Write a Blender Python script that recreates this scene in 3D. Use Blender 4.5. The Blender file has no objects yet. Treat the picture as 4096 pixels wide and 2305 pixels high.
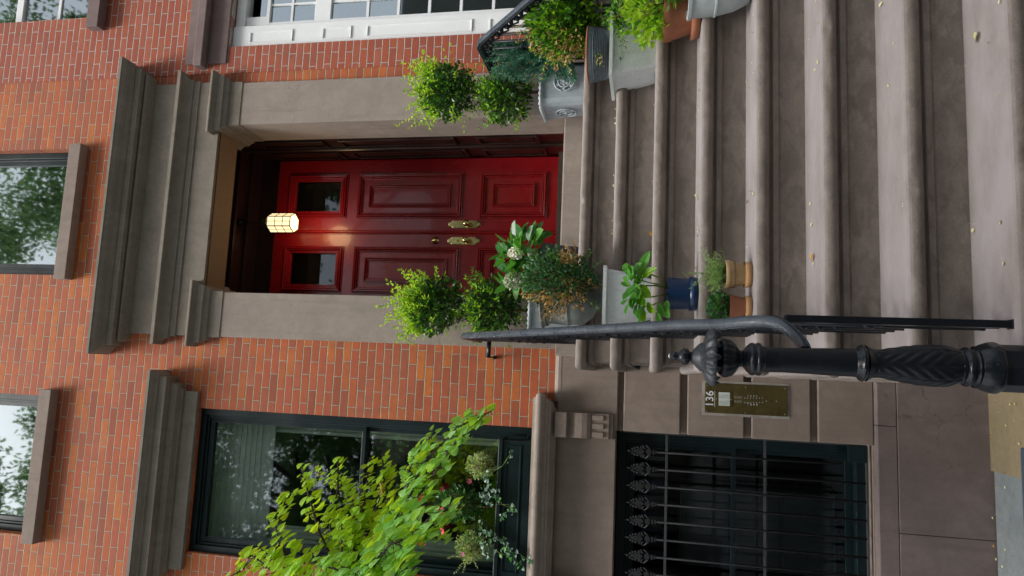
import bpy, math, random
import numpy as np
from mathutils import Vector, Matrix
R = math.radians
rnd = random.Random(7)
scene = bpy.context.scene
col = scene.collection

# ------------------------------------------------------------------ camera (the photograph is turned a quarter turn)
CAM = np.array([-0.10940, -4.78128, 1.43194])
RT = np.array([0.991944, -0.125193, 0.019354])
UP = np.array([-0.042923, -0.188408, 0.981152])
FW = np.array([0.119187, 0.974079, 0.192264])
FPX = 2765.06
cd = bpy.data.cameras.new('camera'); cam = bpy.data.objects.new('camera', cd); col.objects.link(cam)
m = Matrix.Identity(4)
for i in range(3):
    m[i][0] = -UP[i]; m[i][1] = RT[i]; m[i][2] = -FW[i]; m[i][3] = CAM[i]
cam.matrix_world = m
cd.sensor_fit = 'HORIZONTAL'; cd.sensor_width = 36; cd.lens = FPX/4096*36
cd.clip_start = 0.05; cd.clip_end = 400
scene.camera = cam

# ------------------------------------------------------------------ light
SUN = Vector((-0.30, -0.56, 1.45)).normalized()
world = bpy.data.worlds.new("World"); scene.world = world; world.use_nodes = True
wn = world.node_tree; bg = wn.nodes['Background']
sky = wn.nodes.new('ShaderNodeTexSky'); sky.sky_type = 'NISHITA'; sky.sun_disc = False
sky.sun_elevation = math.asin(SUN.z); sky.sun_rotation = math.atan2(SUN.x, SUN.y)
sky.air_density = 1.0; sky.dust_density = 4.0; sky.ozone_density = 1.0
hs = wn.nodes.new('ShaderNodeHueSaturation'); hs.inputs['Saturation'].default_value = 0.36
wn.links.new(sky.outputs[0], hs.inputs['Color']); wn.links.new(hs.outputs[0], bg.inputs['Color'])
bg.inputs['Strength'].default_value = 0.125
sl = bpy.data.lights.new('sun', 'SUN'); sl.energy = 2.2; sl.angle = R(20); sl.color = (1, .97, .93)
so = bpy.data.objects.new('sun', sl); col.objects.link(so)
so.rotation_euler = SUN.to_track_quat('Z', 'Y').to_euler()
scene.view_settings.view_transform = 'Standard'; scene.view_settings.look = 'None'
scene.view_settings.exposure = 0.9; scene.view_settings.gamma = 1
scene.render.resolution_x = 1024; scene.render.resolution_y = 576
scene.cycles.max_bounces = 8; scene.cycles.transparent_max_bounces = 12

def at(x, y, Y=None, Z=None, X=None):
    """a point of the survey photograph (4096 x 2305) carried to its own real plane"""
    d = FW*FPX + RT*(1152.5-y) + UP*(2048-x)
    if Y is not None: s = (Y-CAM[1])/d[1]
    elif Z is not None: s = (Z-CAM[2])/d[2]
    else: s = (X-CAM[0])/d[0]
    return Vector(CAM+s*d)

# ------------------------------------------------------------------ helpers
def tag(o, label=None, cat=None, group=None, kind=None):
    if label: o['label'] = label
    if cat: o['category'] = cat
    if group: o['group'] = group
    if kind: o['kind'] = kind
    return o
def empty(name, label, cat, loc=(0,0,0), group=None):
    o = bpy.data.objects.new(name, None); o.location = loc; col.objects.link(o)
    o.empty_display_size = .1
    return tag(o, label, cat, group)
class MB:
    def __init__(s): s.v = []; s.f = []; s.mi = []; s.sm = []
    def add(s, vs, fs, mi=0, sm=False):
        n = len(s.v); s.v += [tuple(map(float, p)) for p in vs]
        for q in fs: s.f.append(tuple(n+i for i in q)); s.mi.append(mi); s.sm.append(sm)
        return s
    def box(s, x0, x1, y0, y1, z0, z1, mi=0):
        if x0 > x1: x0, x1 = x1, x0
        if y0 > y1: y0, y1 = y1, y0
        if z0 > z1: z0, z1 = z1, z0
        vs = [(x0,y0,z0),(x1,y0,z0),(x1,y1,z0),(x0,y1,z0),(x0,y0,z1),(x1,y0,z1),(x1,y1,z1),(x0,y1,z1)]
        return s.add(vs, [(3,2,1,0),(4,5,6,7),(0,1,5,4),(1,2,6,5),(2,3,7,6),(3,0,4,7)], mi)
    def quad(s, a, b, c, d, mi=0): return s.add([a,b,c,d], [(0,1,2,3)], mi)
    def lathe(s, prof, c=(0,0,0), n=24, mi=0, wob=None, sm=True, M=None):
        vs = []; fs = []
        for i, (r, z) in enumerate(prof):
            for k in range(n):
                a = 2*math.pi*k/n; rr = r*(1+(wob(i, a) if wob else 0))
                p = Vector((rr*math.cos(a), rr*math.sin(a), z))
                if M: p = M @ p
                vs.append((p[0]+c[0], p[1]+c[1], p[2]+c[2]))
        for i in range(len(prof)-1):
            for k in range(n):
                k2 = (k+1) % n
                fs.append((i*n+k, i*n+k2, (i+1)*n+k2, (i+1)*n+k))
        s.add(vs, fs, mi, sm)
        n0 = len(s.v)-len(vs)
        s.f.append(tuple(n0+k for k in range(n-1,-1,-1))); s.mi.append(mi); s.sm.append(False)
        s.f.append(tuple(n0+(len(prof)-1)*n+k for k in range(n))); s.mi.append(mi); s.sm.append(False)
        return s
    def tube(s, pts, r, n=8, mi=0, sect=None, upv=(0,0,1), sm=True):
        pts = [Vector(p) for p in pts]; rings = []
        for i, p in enumerate(pts):
            t = (pts[min(i+1,len(pts)-1)]-pts[max(i-1,0)]).normalized()
            u = Vector(upv); 
            if abs(t.dot(u)) > .97: u = Vector((1,0,0))
            sx = t.cross(u).normalized(); sy = sx.cross(t).normalized()
            rr = r[i] if isinstance(r, (list, tuple)) else r
            if sect: rings.append([p+sx*a*rr+sy*b*rr for a, b in sect])
            else: rings.append([p+(sx*math.cos(2*math.pi*k/n)+sy*math.sin(2*math.pi*k/n))*rr for k in range(n)])
        n = len(rings[0]); vs = [v for q in rings for v in q]; fs = []
        for i in range(len(rings)-1):
            for k in range(n): fs.append((i*n+k, i*n+(k+1)%n, (i+1)*n+(k+1)%n, (i+1)*n+k))
        fs.append(tuple(range(n-1,-1,-1))); fs.append(tuple((len(rings)-1)*n+k for k in range(n)))
        return s.add(vs, fs, mi, sm)
    def ball(s, c, r, n=10, mi=0, sc=(1,1,1)):
        prof = [(max(.0005, math.sin(math.pi*i/n))*r, -math.cos(math.pi*i/n)*r) for i in range(n+1)]
        vs = []; fs = []; k_ = n+4
        for a, z in prof:
            for k in range(k_):
                t = 2*math.pi*k/k_; vs.append((c[0]+a*math.cos(t)*sc[0], c[1]+a*math.sin(t)*sc[1], c[2]+z*sc[2]))
        for i in range(n):
            for k in range(k_): fs.append((i*k_+k, i*k_+(k+1)%k_, (i+1)*k_+(k+1)%k_, (i+1)*k_+k))
        return s.add(vs, fs, mi, True)
    def build(s, name, mat, parent=None, bevel=0, seg=2, autosm=False):
        me = bpy.data.meshes.new(name); me.from_pydata(s.v, [], s.f)
        for m_ in (mat if isinstance(mat, (list, tuple)) else [mat]): me.materials.append(m_)
        me.polygons.foreach_set('material_index', s.mi); me.polygons.foreach_set('use_smooth', s.sm)
        me.update()
        o = bpy.data.objects.new(name, me); col.objects.link(o)
        if parent is not None:
            o.parent = parent
            pl = parent.matrix_basis.translation if parent.parent is None else Vector((0,0,0))
            o.matrix_parent_inverse = Matrix.Translation(-Vector(pl))
        if bevel:
            b = o.modifiers.new('b', 'BEVEL'); b.width = bevel; b.segments = seg; b.limit_method = 'ANGLE'; b.angle_limit = R(35)
        return o
def offset_path(pts, p):
    """offset an open XY polyline to its left by p, mitred"""
    out = []; n = len(pts)
    nr = []
    for i in range(n-1):
        dx, dy = pts[i+1][0]-pts[i][0], pts[i+1][1]-pts[i][1]; l = math.hypot(dx, dy); nr.append((dy/l, -dx/l))
    for i in range(n):
        if i == 0: a = nr[0]; out.append((pts[0][0]+a[0]*p, pts[0][1]+a[1]*p))
        elif i == n-1: a = nr[-1]; out.append((pts[i][0]+a[0]*p, pts[i][1]+a[1]*p))
        else:
            a, b = nr[i-1], nr[i]; k = 1+a[0]*b[0]+a[1]*b[1]
            out.append((pts[i][0]+(a[0]+b[0])/k*p, pts[i][1]+(a[1]+b[1])/k*p))
    return out
def sweep(mb, prof, path, mi=0, sm=False):
    """prof: (projection, z) list; path: XY points, outward side on the right of travel"""
    rings = [[(x, y, z) for x, y in offset_path(path, p)] for p, z in prof]
    n = len(path); vs = [v for q in rings for v in q]; fs = []
    for i in range(len(prof)-1):
        for k in range(n-1): fs.append((i*n+k, (i+1)*n+k, (i+1)*n+k+1, i*n+k+1))
    mb.add(vs, fs, mi, sm)
    return mb
def roll(p0, z0, p1, z1, n=6, bulge=1.0):
    """quarter/half round between two profile points"""
    out = []
    for i in range(n+1):
        t = i/n; out.append((p0+(p1-p0)*math.sin(t*math.pi/2)**1, z0+(z1-z0)*(1-math.cos(t*math.pi/2))))
    return out

# ------------------------------------------------------------------ materials
MATS = {}
def newmat(name):
    m_ = bpy.data.materials.new(name); m_.use_nodes = True; MATS[name] = m_
    nt = m_.node_tree; return m_, nt, nt.nodes['Principled BSDF']
class G:
    """tiny node graph helper"""
    def __init__(s, nt): s.nt = nt
    def n(s, t, **k):
        nd = s.nt.nodes.new(t)
        for a, b in k.items(): setattr(nd, a, b)
        return nd
    def link(s, a, b): s.nt.links.new(a, b)
    def val(s, inp, v):
        if hasattr(v, 'is_output') or isinstance(v, bpy.types.NodeSocket): s.link(v, inp)
        else: inp.default_value = v
    def m(s, op, a, b=0.0, c=None, clamp=False):
        nd = s.n('ShaderNodeMath', operation=op, use_clamp=clamp); s.val(nd.inputs[0], a); s.val(nd.inputs[1], b)
        if c is not None: s.val(nd.inputs[2], c)
        return nd.outputs[0]
    def mix(s, f, a, b, bt='MIX'):
        nd = s.n('ShaderNodeMixRGB', blend_type=bt); s.val(nd.inputs[0], f)
        for i, v in ((1, a), (2, b)):
            if isinstance(v, tuple): nd.inputs[i].default_value = (*v, 1) if len(v) == 3 else v
            else: s.link(v, nd.inputs[i])
        return nd.outputs[0]
    def noise(s, sc, det=4, rough=.55, vec=None, out='Fac', dist=0):
        nd = s.n('ShaderNodeTexNoise'); nd.inputs['Scale'].default_value = sc; nd.inputs['Detail'].default_value = det
        nd.inputs['Roughness'].default_value = rough; nd.inputs['Distortion'].default_value = dist
        if vec is not None: s.link(vec, nd.inputs['Vector'])
        return nd.outputs[out]
    def ramp(s, f, pts):
        nd = s.n('ShaderNodeValToRGB'); s.link(f, nd.inputs[0]); cr = nd.color_ramp
        while len(cr.elements) < len(pts): cr.elements.new(.5)
        for e, (p, c) in zip(cr.elements, pts):
            e.position = p; e.color = (*c, 1) if isinstance(c, tuple) else (c, c, c, 1)
        return nd.outputs[0]
    def geo(s):
        return s.n('ShaderNodeNewGeometry').outputs['Position']
    def xyz(s, v):
        nd = s.n('ShaderNodeSeparateXYZ'); s.link(v, nd.inputs[0]); return nd.outputs
    def comb(s, x, y, z):
        nd = s.n('ShaderNodeCombineXYZ'); s.val(nd.inputs[0], x); s.val(nd.inputs[1], y); s.val(nd.inputs[2], z); return nd.outputs[0]
    def bump(s, h, strength=.3, dist=.005, normal=None):
        nd = s.n('ShaderNodeBump'); nd.inputs['Strength'].default_value = strength; nd.inputs['Distance'].default_value = dist
        s.link(h, nd.inputs['Height'])
        if normal is not None: s.link(normal, nd.inputs['Normal'])
        return nd.outputs[0]

def stone(name, c1, c2, rough=.85, fine=260, blotch=3.0, stain=None, stain_amt=.5, cracks=0, bump=.25, stretch=(1,1,1), top=None, mott=.35):
    m_, nt, bs = newmat(name); g = G(nt)
    P = g.n('ShaderNodeVectorMath', operation='MULTIPLY'); g.link(g.geo(), P.inputs[0]); P.inputs[1].default_value = stretch
    v = P.outputs[0]
    n1 = g.noise(blotch, 5, .6, v); n2 = g.noise(fine, 3, .7, v); n3 = g.noise(blotch*6, 5, .65, v)
    c = g.mix(g.ramp(n1, [(.35, 0.), (.65, 1.)]), c1, c2)
    c = g.mix(g.m('MULTIPLY', g.ramp(n3, [(.38, 0.), (.66, 1.)]), mott), c, tuple(x*.78 for x in c1))
    dr = g.noise(7, 5, .6, g.n('ShaderNodeVectorMath', operation='MULTIPLY').outputs[0])
    dv_ = dr.node.inputs['Vector'].links[0].from_node; g.link(g.geo(), dv_.inputs[0]); dv_.inputs[1].default_value = (2.4, 2.4, .22)
    c = g.mix(g.m('MULTIPLY', g.ramp(dr, [(.52, 0.), (.70, 1.)]), .30), c, tuple(x*.60 for x in c1))
    sp = g.ramp(n2, [(.3, .72), (.5, 1.), (.72, 1.35)])
    c = g.mix(.55, c, g.mix(1., c, sp, 'MULTIPLY'))
    h = g.m('ADD', g.m('MULTIPLY', n2, .5), g.m('MULTIPLY', n3, .6))
    if stain:
        ns = g.noise(blotch*2.7, 6, .62, v, dist=.6)
        ns2 = g.m('ADD', ns, g.m('MULTIPLY', g.m('SUBTRACT', g.noise(blotch*14, 4, .7, v), .5), .14))
        c = g.mix(g.m('MULTIPLY', g.ramp(ns2, [(.48, 0.), (.58, 1.)]), stain_amt), c, stain)
    if top:  # upward faces paler: dust, and light from above put into the colour
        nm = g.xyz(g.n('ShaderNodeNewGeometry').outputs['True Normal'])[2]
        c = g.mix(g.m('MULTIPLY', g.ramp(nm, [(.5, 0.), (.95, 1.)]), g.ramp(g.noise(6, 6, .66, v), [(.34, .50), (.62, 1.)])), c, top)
    if cracks:
        vo = g.n('ShaderNodeTexVoronoi', feature='DISTANCE_TO_EDGE'); vo.inputs['Scale'].default_value = 5.5
        dn = g.n('ShaderNodeMixRGB'); dn.inputs[0].default_value = .16; g.link(v, dn.inputs[1]); g.link(g.noise(9, 5, .7, v, 'Color'), dn.inputs[2])
        g.link(dn.outputs[0], vo.inputs['Vector'])
        cr = g.m('MULTIPLY', g.ramp(vo.outputs['Distance'], [(0., 1.), (.013, 0.)]), g.ramp(g.noise(1.7, 2, .5, v), [(.50, 0.), (.58, 1.)]))
        c = g.mix(g.m('MULTIPLY', cr, cracks), c, tuple(x*.38 for x in c1))
    g.link(c, bs.inputs['Base Color']); bs.inputs['Roughness'].default_value = rough
    g.link(g.bump(h, bump, .004), bs.inputs['Normal'])
    return m_

def brick(name, row, length, z0, x0, cols, mortar=(.42,.36,.29), jit=.0):
    m_, nt, bs = newmat(name); g = G(nt)
    P = g.geo(); X, Y_, Z_ = g.xyz(P)
    wob = g.noise(7, 3, .6, P, 'Color'); wx, wy, wz = g.xyz(wob)
    wob2 = g.noise(75, 2, .6, P, 'Color'); w2x, w2y, w2z = g.xyz(wob2)
    u = g.m('ADD', g.m('ADD', X, Y_), g.m('ADD', g.m('MULTIPLY', g.m('SUBTRACT', wx, .5), .012), g.m('MULTIPLY', g.m('SUBTRACT', w2x, .5), .006)))
    w = g.m('ADD', Z_, g.m('ADD', g.m('MULTIPLY', g.m('SUBTRACT', wz, .5), .008), g.m('MULTIPLY', g.m('SUBTRACT', w2z, .5), .005)))
    v = g.m('DIVIDE', g.m('SUBTRACT', w, z0), row); rowi = g.m('FLOOR', v); fv = g.m('SUBTRACT', v, rowi)
    par = g.m('MULTIPLY', g.m('ABSOLUTE', g.m('MODULO', rowi, 2.)), .5)
    rj = g.n('ShaderNodeTexWhiteNoise', noise_dimensions='1D'); g.link(rowi, rj.inputs['W'])
    par = g.m('ADD', par, g.m('MULTIPLY', g.m('SUBTRACT', rj.outputs['Value'], .5), .10))
    uu = g.m('ADD', g.m('DIVIDE', g.m('SUBTRACT', u, x0), length), par); ci = g.m('FLOOR', uu); fu = g.m('SUBTRACT', uu, ci)
    du = g.m('MULTIPLY', g.m('MINIMUM', fu, g.m('SUBTRACT', 1., fu)), length)
    dv = g.m('MULTIPLY', g.m('MINIMUM', fv, g.m('SUBTRACT', 1., fv)), row)
    d = g.m('MINIMUM', du, dv)
    mask = g.ramp(g.m('DIVIDE', d, .01), [(.23, 1.), (.43, 0.)])     # 1 in the joint
    wn_ = g.n('ShaderNodeTexWhiteNoise', noise_dimensions='2D'); g.link(g.comb(ci, rowi, 0.), wn_.inputs['Vector'])
    pts = [(i/len(cols), c) for i, c in enumerate(cols)]
    rp = g.n('ShaderNodeValToRGB'); g.link(wn_.outputs['Value'], rp.inputs[0]); cr = rp.color_ramp; cr.interpolation = 'LINEAR'
    while len(cr.elements) < len(pts): cr.elements.new(.5)
    for e, (p, c) in zip(cr.elements, pts): e.position = p; e.color = (*c, 1)
    c = rp.outputs[0]
    big = g.noise(1.1, 3, .5, P); mid = g.noise(16, 5, .65, P); fine = g.noise(220, 3, .7, P)
    c = g.mix(g.m('MULTIPLY', g.ramp(mid, [(.35, 0.), (.7, 1.)]), .45), c, (.26,.07,.038))
    c = g.mix(g.m('MULTIPLY', g.ramp(g.noise(5.5, 5, .6, P), [(.55, 0.), (.75, 1.)]), .26), c, (.42,.18,.12))
    c = g.mix(g.m('MULTIPLY', g.ramp(g.noise(34, 2, .5, P), [(.68, 0.), (.73, 1.)]), .55), c, (.11,.05,.035))
    c = g.mix(.35, c, g.mix(1., c, g.ramp(fine, [(.3, .6), (.7, 1.4)]), 'MULTIPLY'))
    c = g.mix(g.m('MULTIPLY', g.ramp(big, [(.58, 0.), (.8, 1.)]), .3), c, (.25,.12,.09))
    st_ = g.noise(1.6, 6, .68, g.comb(g.m('MULTIPLY', X, 2.2), Y_, g.m('MULTIPLY', Z_, .8)), dist=.8)
    c = g.mix(g.m('MULTIPLY', g.ramp(st_, [(.56, 0.), (.70, 1.)]), .42), c, (.16,.075,.050))
    edge = g.ramp(g.m('DIVIDE', d, .02), [(.20, 1.), (.55, 0.)])
    c = g.mix(g.m('MULTIPLY', edge, g.ramp(mid, [(.45, 0.), (.62, .6)])), c, (.17,.065,.04))
    mc = g.mix(g.ramp(g.noise(60, 3, .6, P), [(.3, 0.), (.7, 1.)]), mortar, tuple(x*.62 for x in mortar))
    c = g.mix(mask, c, mc)
    g.link(c, bs.inputs['Base Color']); bs.inputs['Roughness'].default_value = .82
    h = g.m('ADD', g.m('MULTIPLY', mask, -1.), g.m('MULTIPLY', mid, .5)); h = g.m('ADD', h, g.m('MULTIPLY', fine, .18))
    g.link(g.bump(h, .75, .004), bs.inputs['Normal'])
    return m_

def plain(name, c, rough=.5, metal=0., coat=0., var=.15, vs=40, bump=.1, spec=.5, wear=None):
    m_, nt, bs = newmat(name); g = G(nt); P = g.geo()
    n1 = g.noise(vs, 4, .6, P); n0 = g.noise(vs/7, 4, .6, P)
    f = g.m('ADD', g.m('MULTIPLY', n1, .5), g.m('MULTIPLY', n0, .5))
    cc = g.mix(g.ramp(f, [(.35, 0.), (.65, 1.)]), tuple(x*(1-var) for x in c), tuple(min(1, x*(1+var)) for x in c))
    if wear: cc = g.mix(g.m('MULTIPLY', g.ramp(g.noise(vs*1.5, 5, .7, P), [(.60, 0.), (.68, 1.)]), .6), cc, wear)
    g.link(cc, bs.inputs['Base Color']); bs.inputs['Metallic'].default_value = metal
    g.link(g.ramp(n0, [(.3, max(0., rough-.08)), (.7, min(1., rough+.1))]), bs.inputs['Roughness'])
    bs.inputs['Coat Weight'].default_value = coat; bs.inputs['Specular IOR Level'].default_value = spec
    if bump: g.link(g.bump(n1, bump, .003), bs.inputs['Normal'])
    return m_
def leafmat(name, c, trans=.35, rough=.42, tc=None, var=.3):
    m_, nt, bs = newmat(name); g = G(nt); P = g.geo()
    n1 = g.noise(28, 2, .5, P)
    cc = g.mix(n1, tuple(x*(1-var) for x in c), tuple(x*(1+var) for x in c))
    g.link(cc, bs.inputs['Base Color']); bs.inputs['Roughness'].default_value = rough
    bs.inputs['Specular IOR Level'].default_value = .45
    tr = g.n('ShaderNodeBsdfTranslucent'); tcol = tc or tuple(min(1, x*1.9) for x in c); tr.inputs[0].default_value = (*tcol, 1)
    mx = g.n('ShaderNodeMixShader'); mx.inputs[0].default_value = trans
    g.link(bs.outputs[0], mx.inputs[1]); g.link(tr.outputs[0], mx.inputs[2])
    g.link(mx.outputs[0], nt.nodes['Material Output'].inputs[0])
    return m_
def glassmat(name, refl=.2, tint=(.9,.95,.93), ripple=.0):
    m_, nt, bs = newmat(name); g = G(nt); nt.nodes.remove(bs)
    gl = g.n('ShaderNodeBsdfGlossy'); gl.inputs['Roughness'].default_value = .025; gl.inputs['Color'].default_value = (.86,.97,1,1)
    tr = g.n('ShaderNodeBsdfTransparent'); tr.inputs[0].default_value = (*tint, 1)
    lw = g.n('ShaderNodeLayerWeight'); lw.inputs['Blend'].default_value = .25
    fac = g.m('ADD', g.m('MULTIPLY', lw.outputs['Fresnel'], .8), refl, clamp=True)
    if ripple:
        g.link(g.bump(g.noise(4.5, 2, .5, g.geo()), ripple, .01), gl.inputs['Normal'])
    mx = g.n('ShaderNodeMixShader'); g.link(fac, mx.inputs[0]); g.link(tr.outputs[0], mx.inputs[1]); g.link(gl.outputs[0], mx.inputs[2])
    g.link(mx.outputs[0], nt.nodes['Material Output'].inputs[0])
    return m_
def emit(name, c, s, lines=False):
    m_, nt, bs = newmat(name); bs.inputs['Emission Color'].default_value = (*c, 1); bs.inputs['Emission Strength'].default_value = s
    bs.inputs['Base Color'].default_value = (*c, 1); return m_

BR = brick('orange_brick', .0635, .2082, 4.5083, .0008, [(.44,.098,.022), (.52,.148,.020), (.36,.078,.026), (.41,.105,.042), (.27,.062,.025), (.47,.105,.018), (.41,.085,.028)], mortar=(.42,.36,.26))
BR2 = brick('red_brick', .0598, .2082, 4.4950, 2.20, [(.35,.072,.034), (.39,.085,.028), (.28,.062,.036), (.39,.098,.048), (.32,.062,.028)], mortar=(.50,.46,.42))
ST = stone('brownstone', (.27,.225,.19), (.32,.265,.225), stain=(.20,.165,.14), stain_amt=.25, cracks=.7)
ST_D = stone('brownstone_dark', (.225,.175,.145), (.265,.21,.175), stain=(.17,.13,.105), stain_amt=.25)
ST_C = stone('brownstone_cornice', (.195,.168,.135), (.24,.208,.170), stain=(.14,.12,.095), stain_amt=.3, blotch=4)
ST_P = stone('purple_stone', (.17,.12,.115), (.21,.15,.14), blotch=4)
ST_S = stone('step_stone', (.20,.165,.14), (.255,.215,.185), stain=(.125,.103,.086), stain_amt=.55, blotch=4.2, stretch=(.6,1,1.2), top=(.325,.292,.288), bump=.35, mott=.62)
RED = plain('red_paint', (.25,.005,.009), rough=.27, coat=.26, var=.18, vs=9, bump=.06)
WOOD = plain('mahogany', (.020,.008,.006), rough=.34, coat=.15, var=.35, vs=30, bump=.06)
GRN = plain('dark_green_paint', (.0055,.0145,.017), rough=.34, var=.2, vs=20, bump=.03, spec=.35)
BLK = plain('black_iron', (.006,.009,.013), rough=.34, var=.35, vs=60, bump=.12, spec=.32, wear=(.022,.028,.034))
SKRT = plain('weathered_iron', (.030,.037,.044), rough=.42, var=.35, vs=70, bump=.25, wear=(.12,.135,.14))
RAILM = plain('rail_paint', (.038,.052,.066), rough=.28, var=.3, vs=90, bump=.12, wear=(.13,.15,.16))
NEWM = plain('newel_paint', (.006,.010,.015), rough=.26, var=.35, vs=45, bump=.3, spec=.45, wear=(.04,.05,.058))
WHT = plain('white_paint', (.80,.82,.82), rough=.45, var=.03, vs=12, bump=.02)
BRASS = plain('brass', (.62,.52,.22), rough=.24, metal=1., var=.2, vs=60, bump=.12, wear=(.75,.72,.5))
OLDBR = plain('tarnished_brass', (.105,.085,.028), rough=.42, metal=.6, var=.3, vs=25, bump=.05)
SILV = plain('silver_marking', (.72,.76,.76), rough=.4, metal=.2, var=.05)
STEEL = plain('steel_screw', (.6,.6,.58), rough=.3, metal=1.)
PAPER = plain('paper_card', (.55,.60,.56), rough=.6, var=.12, vs=300)
LEAD = plain('lead_grey', (.33,.38,.41), rough=.6, var=.22, vs=22, bump=.25, wear=(.40,.43,.45))
PLW = plain('pale_planter', (.62,.67,.66), rough=.7, var=.10, vs=45, bump=.5, wear=(.33,.36,.34))
URN = plain('grey_green_urn', (.20,.23,.21), rough=.6, var=.25, vs=18, bump=.3)
GALV = plain('galvanised_grey', (.36,.41,.41), rough=.55, var=.18, vs=16, bump=.25)
TERR = plain('terracotta', (.33,.125,.062), rough=.8, var=.25, vs=20, bump=.25, wear=(.40,.22,.14))
TANP = plain('tan_clay', (.44,.30,.145), rough=.8, var=.15, vs=30, bump=.2)
TANS = plain('orange_clay', (.44,.25,.115), rough=.8, var=.12, vs=30, bump=.15)
BLUE = plain('navy_glaze', (.005,.028,.085), rough=.28, var=.15, vs=20, bump=.03)
DPOT = plain('charcoal_plastic', (.022,.026,.032), rough=.5, var=.2, vs=20, bump=.05)
RIBP = plain('grey_ribbed', (.12,.15,.165), rough=.6, var=.3, vs=40, bump=.2)
SOIL = plain('potting_soil', (.03,.02,.014), rough=.95, var=.5, vs=120, bump=1.)
BARK = plain('bark', (.16,.105,.055), rough=.85, var=.35, vs=70, bump=.6)
TWIG = plain('dark_twig', (.035,.022,.02), rough=.7, var=.3, vs=70, bump=.3)
STEMG = plain('green_stem', (.20,.26,.07), rough=.6, var=.3, vs=70, bump=.2)
COIR = plain('coir', (.035,.028,.02), rough=.98, var=.6, vs=260, bump=1.)
TAN = stone('yellow_slab', (.23,.185,.105), (.28,.225,.135), stain=(.22,.17,.10), stain_amt=.3, blotch=4)
BLUES = stone('bluestone', (.19,.22,.23), (.24,.265,.27), stain=(.15,.165,.17), stain_amt=.3, blotch=2.5)
PAVE = stone('pavement', (.13,.125,.12), (.17,.165,.16), blotch=1.0)
ST_L = stone('plinth_stone', (.165,.130,.120), (.215,.170,.158), stain=(.125,.10,.092), stain_amt=.3, cracks=.9, blotch=2.4)
ASPH = stone('asphalt', (.045,.045,.047), (.06,.06,.06), blotch=1.0)
CURT = plain('curtain_cloth', (.82,.90,.86), rough=.9, var=.05, vs=10, bump=.05)
DARKW = plain('dark_room', (.030,.030,.028), rough=.9, var=.3, vs=3)
CAB = plain('cabinet_white', (.16,.20,.21), rough=.6, var=.2, vs=5)
GLS = glassmat('pane_glass', .17, ripple=.004)
GLS_D = glassmat('door_glass', .06, tint=(.75,.8,.8))
GLS_U = glassmat('upper_glass', .36, tint=(.55,.62,.60), ripple=.005)
GLS_B = glassmat('basement_glass', .03, tint=(.85,.9,.9))
LAMPG = emit('lamp_glass', (1., .77, .40), .85)
L_DK = leafmat('leaf_dark', (.032,.088,.018), .2, .3)
L_MD = leafmat('leaf_mid', (.065,.19,.02), .3, .36)
L_LT = leafmat('leaf_light', (.20,.46,.015), .45, .4, tc=(.40,.70,.03))
L_YE = leafmat('leaf_yellowgreen', (.30,.46,.03), .45, .4, tc=(.6,.85,.05))
L_BX = leafmat('boxwood_leaf', (.075,.20,.085), .2, .33)
L_BR = leafmat('dead_leaf', (.56,.36,.13), .3, .6, tc=(.7,.45,.15))
L_JU = leafmat('juniper_needle', (.05,.20,.125), .12, .55)
L_JL = leafmat('juniper_tip', (.09,.22,.12), .15, .55)
L_BG = leafmat('broad_leaf', (.10,.32,.05), .35, .38, tc=(.25,.6,.08))
L_HY = leafmat('hydrangea_leaf', (.035,.14,.035), .3, .35, tc=(.12,.42,.03))
L_VA = leafmat('variegated_leaf', (.36,.42,.17), .3, .5)
L_IV = leafmat('ivy_leaf', (.15,.25,.18), .2, .35)
L_RB = leafmat('redbud_leaf', (.33,.64,.025), .5, .42, tc=(.78,.98,.04))
L_RD = leafmat('redbud_leaf_grey', (.28,.56,.13), .42, .34, tc=(.52,.90,.07))
L_FN = leafmat('feathery_leaf', (.22,.38,.11), .3, .6)
L_SU = leafmat('succulent_leaf', (.06,.16,.06), .12, .3)
L_ST = leafmat('street_leaf', (.06,.15,.05), .5, .5, tc=(.20,.34,.12))
PET_W = leafmat('white_petal', (.90,.88,.78), .25, .6, tc=(.8,.8,.6), var=.08)
PET_P = leafmat('pale_petal', (.42,.47,.33), .25, .6, var=.15)
PET_R = leafmat('red_petal', (.62,.012,.02), .25, .5, tc=(.8,.05,.03))
PET_D = leafmat('dark_red_petal', (.22,.008,.03), .2, .5)
FALL_Y = leafmat('fallen_pale', (.68,.64,.30), .15, .6)
FALL_O = leafmat('fallen_orange', (.70,.34,.02), .15, .5)
FALL_B = leafmat('fallen_brown', (.20,.10,.045), .1, .7)

# ================================================================== STRUCTURE
RR, TT, LL = .20171, .23497, .97028
LANDZ = 9*RR                                   # 1.815
def cells(mb, x0, x1, z0, z1, Y, holes, depth=.12, mi=0):
    xs = sorted({x0, x1, *[h[i] for h in holes for i in (0, 1)]}); zs = sorted({z0, z1, *[h[i] for h in holes for i in (2, 3)]})
    xs = [x for x in xs if x0 <= x <= x1]; zs = [z for z in zs if z0 <= z <= z1]
    for a, b in zip(xs, xs[1:]):
        for c, d in zip(zs, zs[1:]):
            if any(h[0] <= (a+b)/2 <= h[1] and h[2] <= (c+d)/2 <= h[3] for h in holes): continue
            mb.quad((a,Y,c),(b,Y,c),(b,Y,d),(a,Y,d), mi)
    for h in holes:
        a, b, c, d = h[:4]; D = Y+(h[4] if len(h) > 4 else depth)
        mb.quad((a,Y,c),(a,Y,d),(a,D,d),(a,D,c), mi); mb.quad((b,Y,d),(b,Y,c),(b,D,c),(b,D,d), mi)
        mb.quad((a,Y,d),(b,Y,d),(b,D,d),(a,D,d), mi); mb.quad((a,Y,c),(a,D,c),(b,D,c),(b,Y,c), mi)

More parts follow.
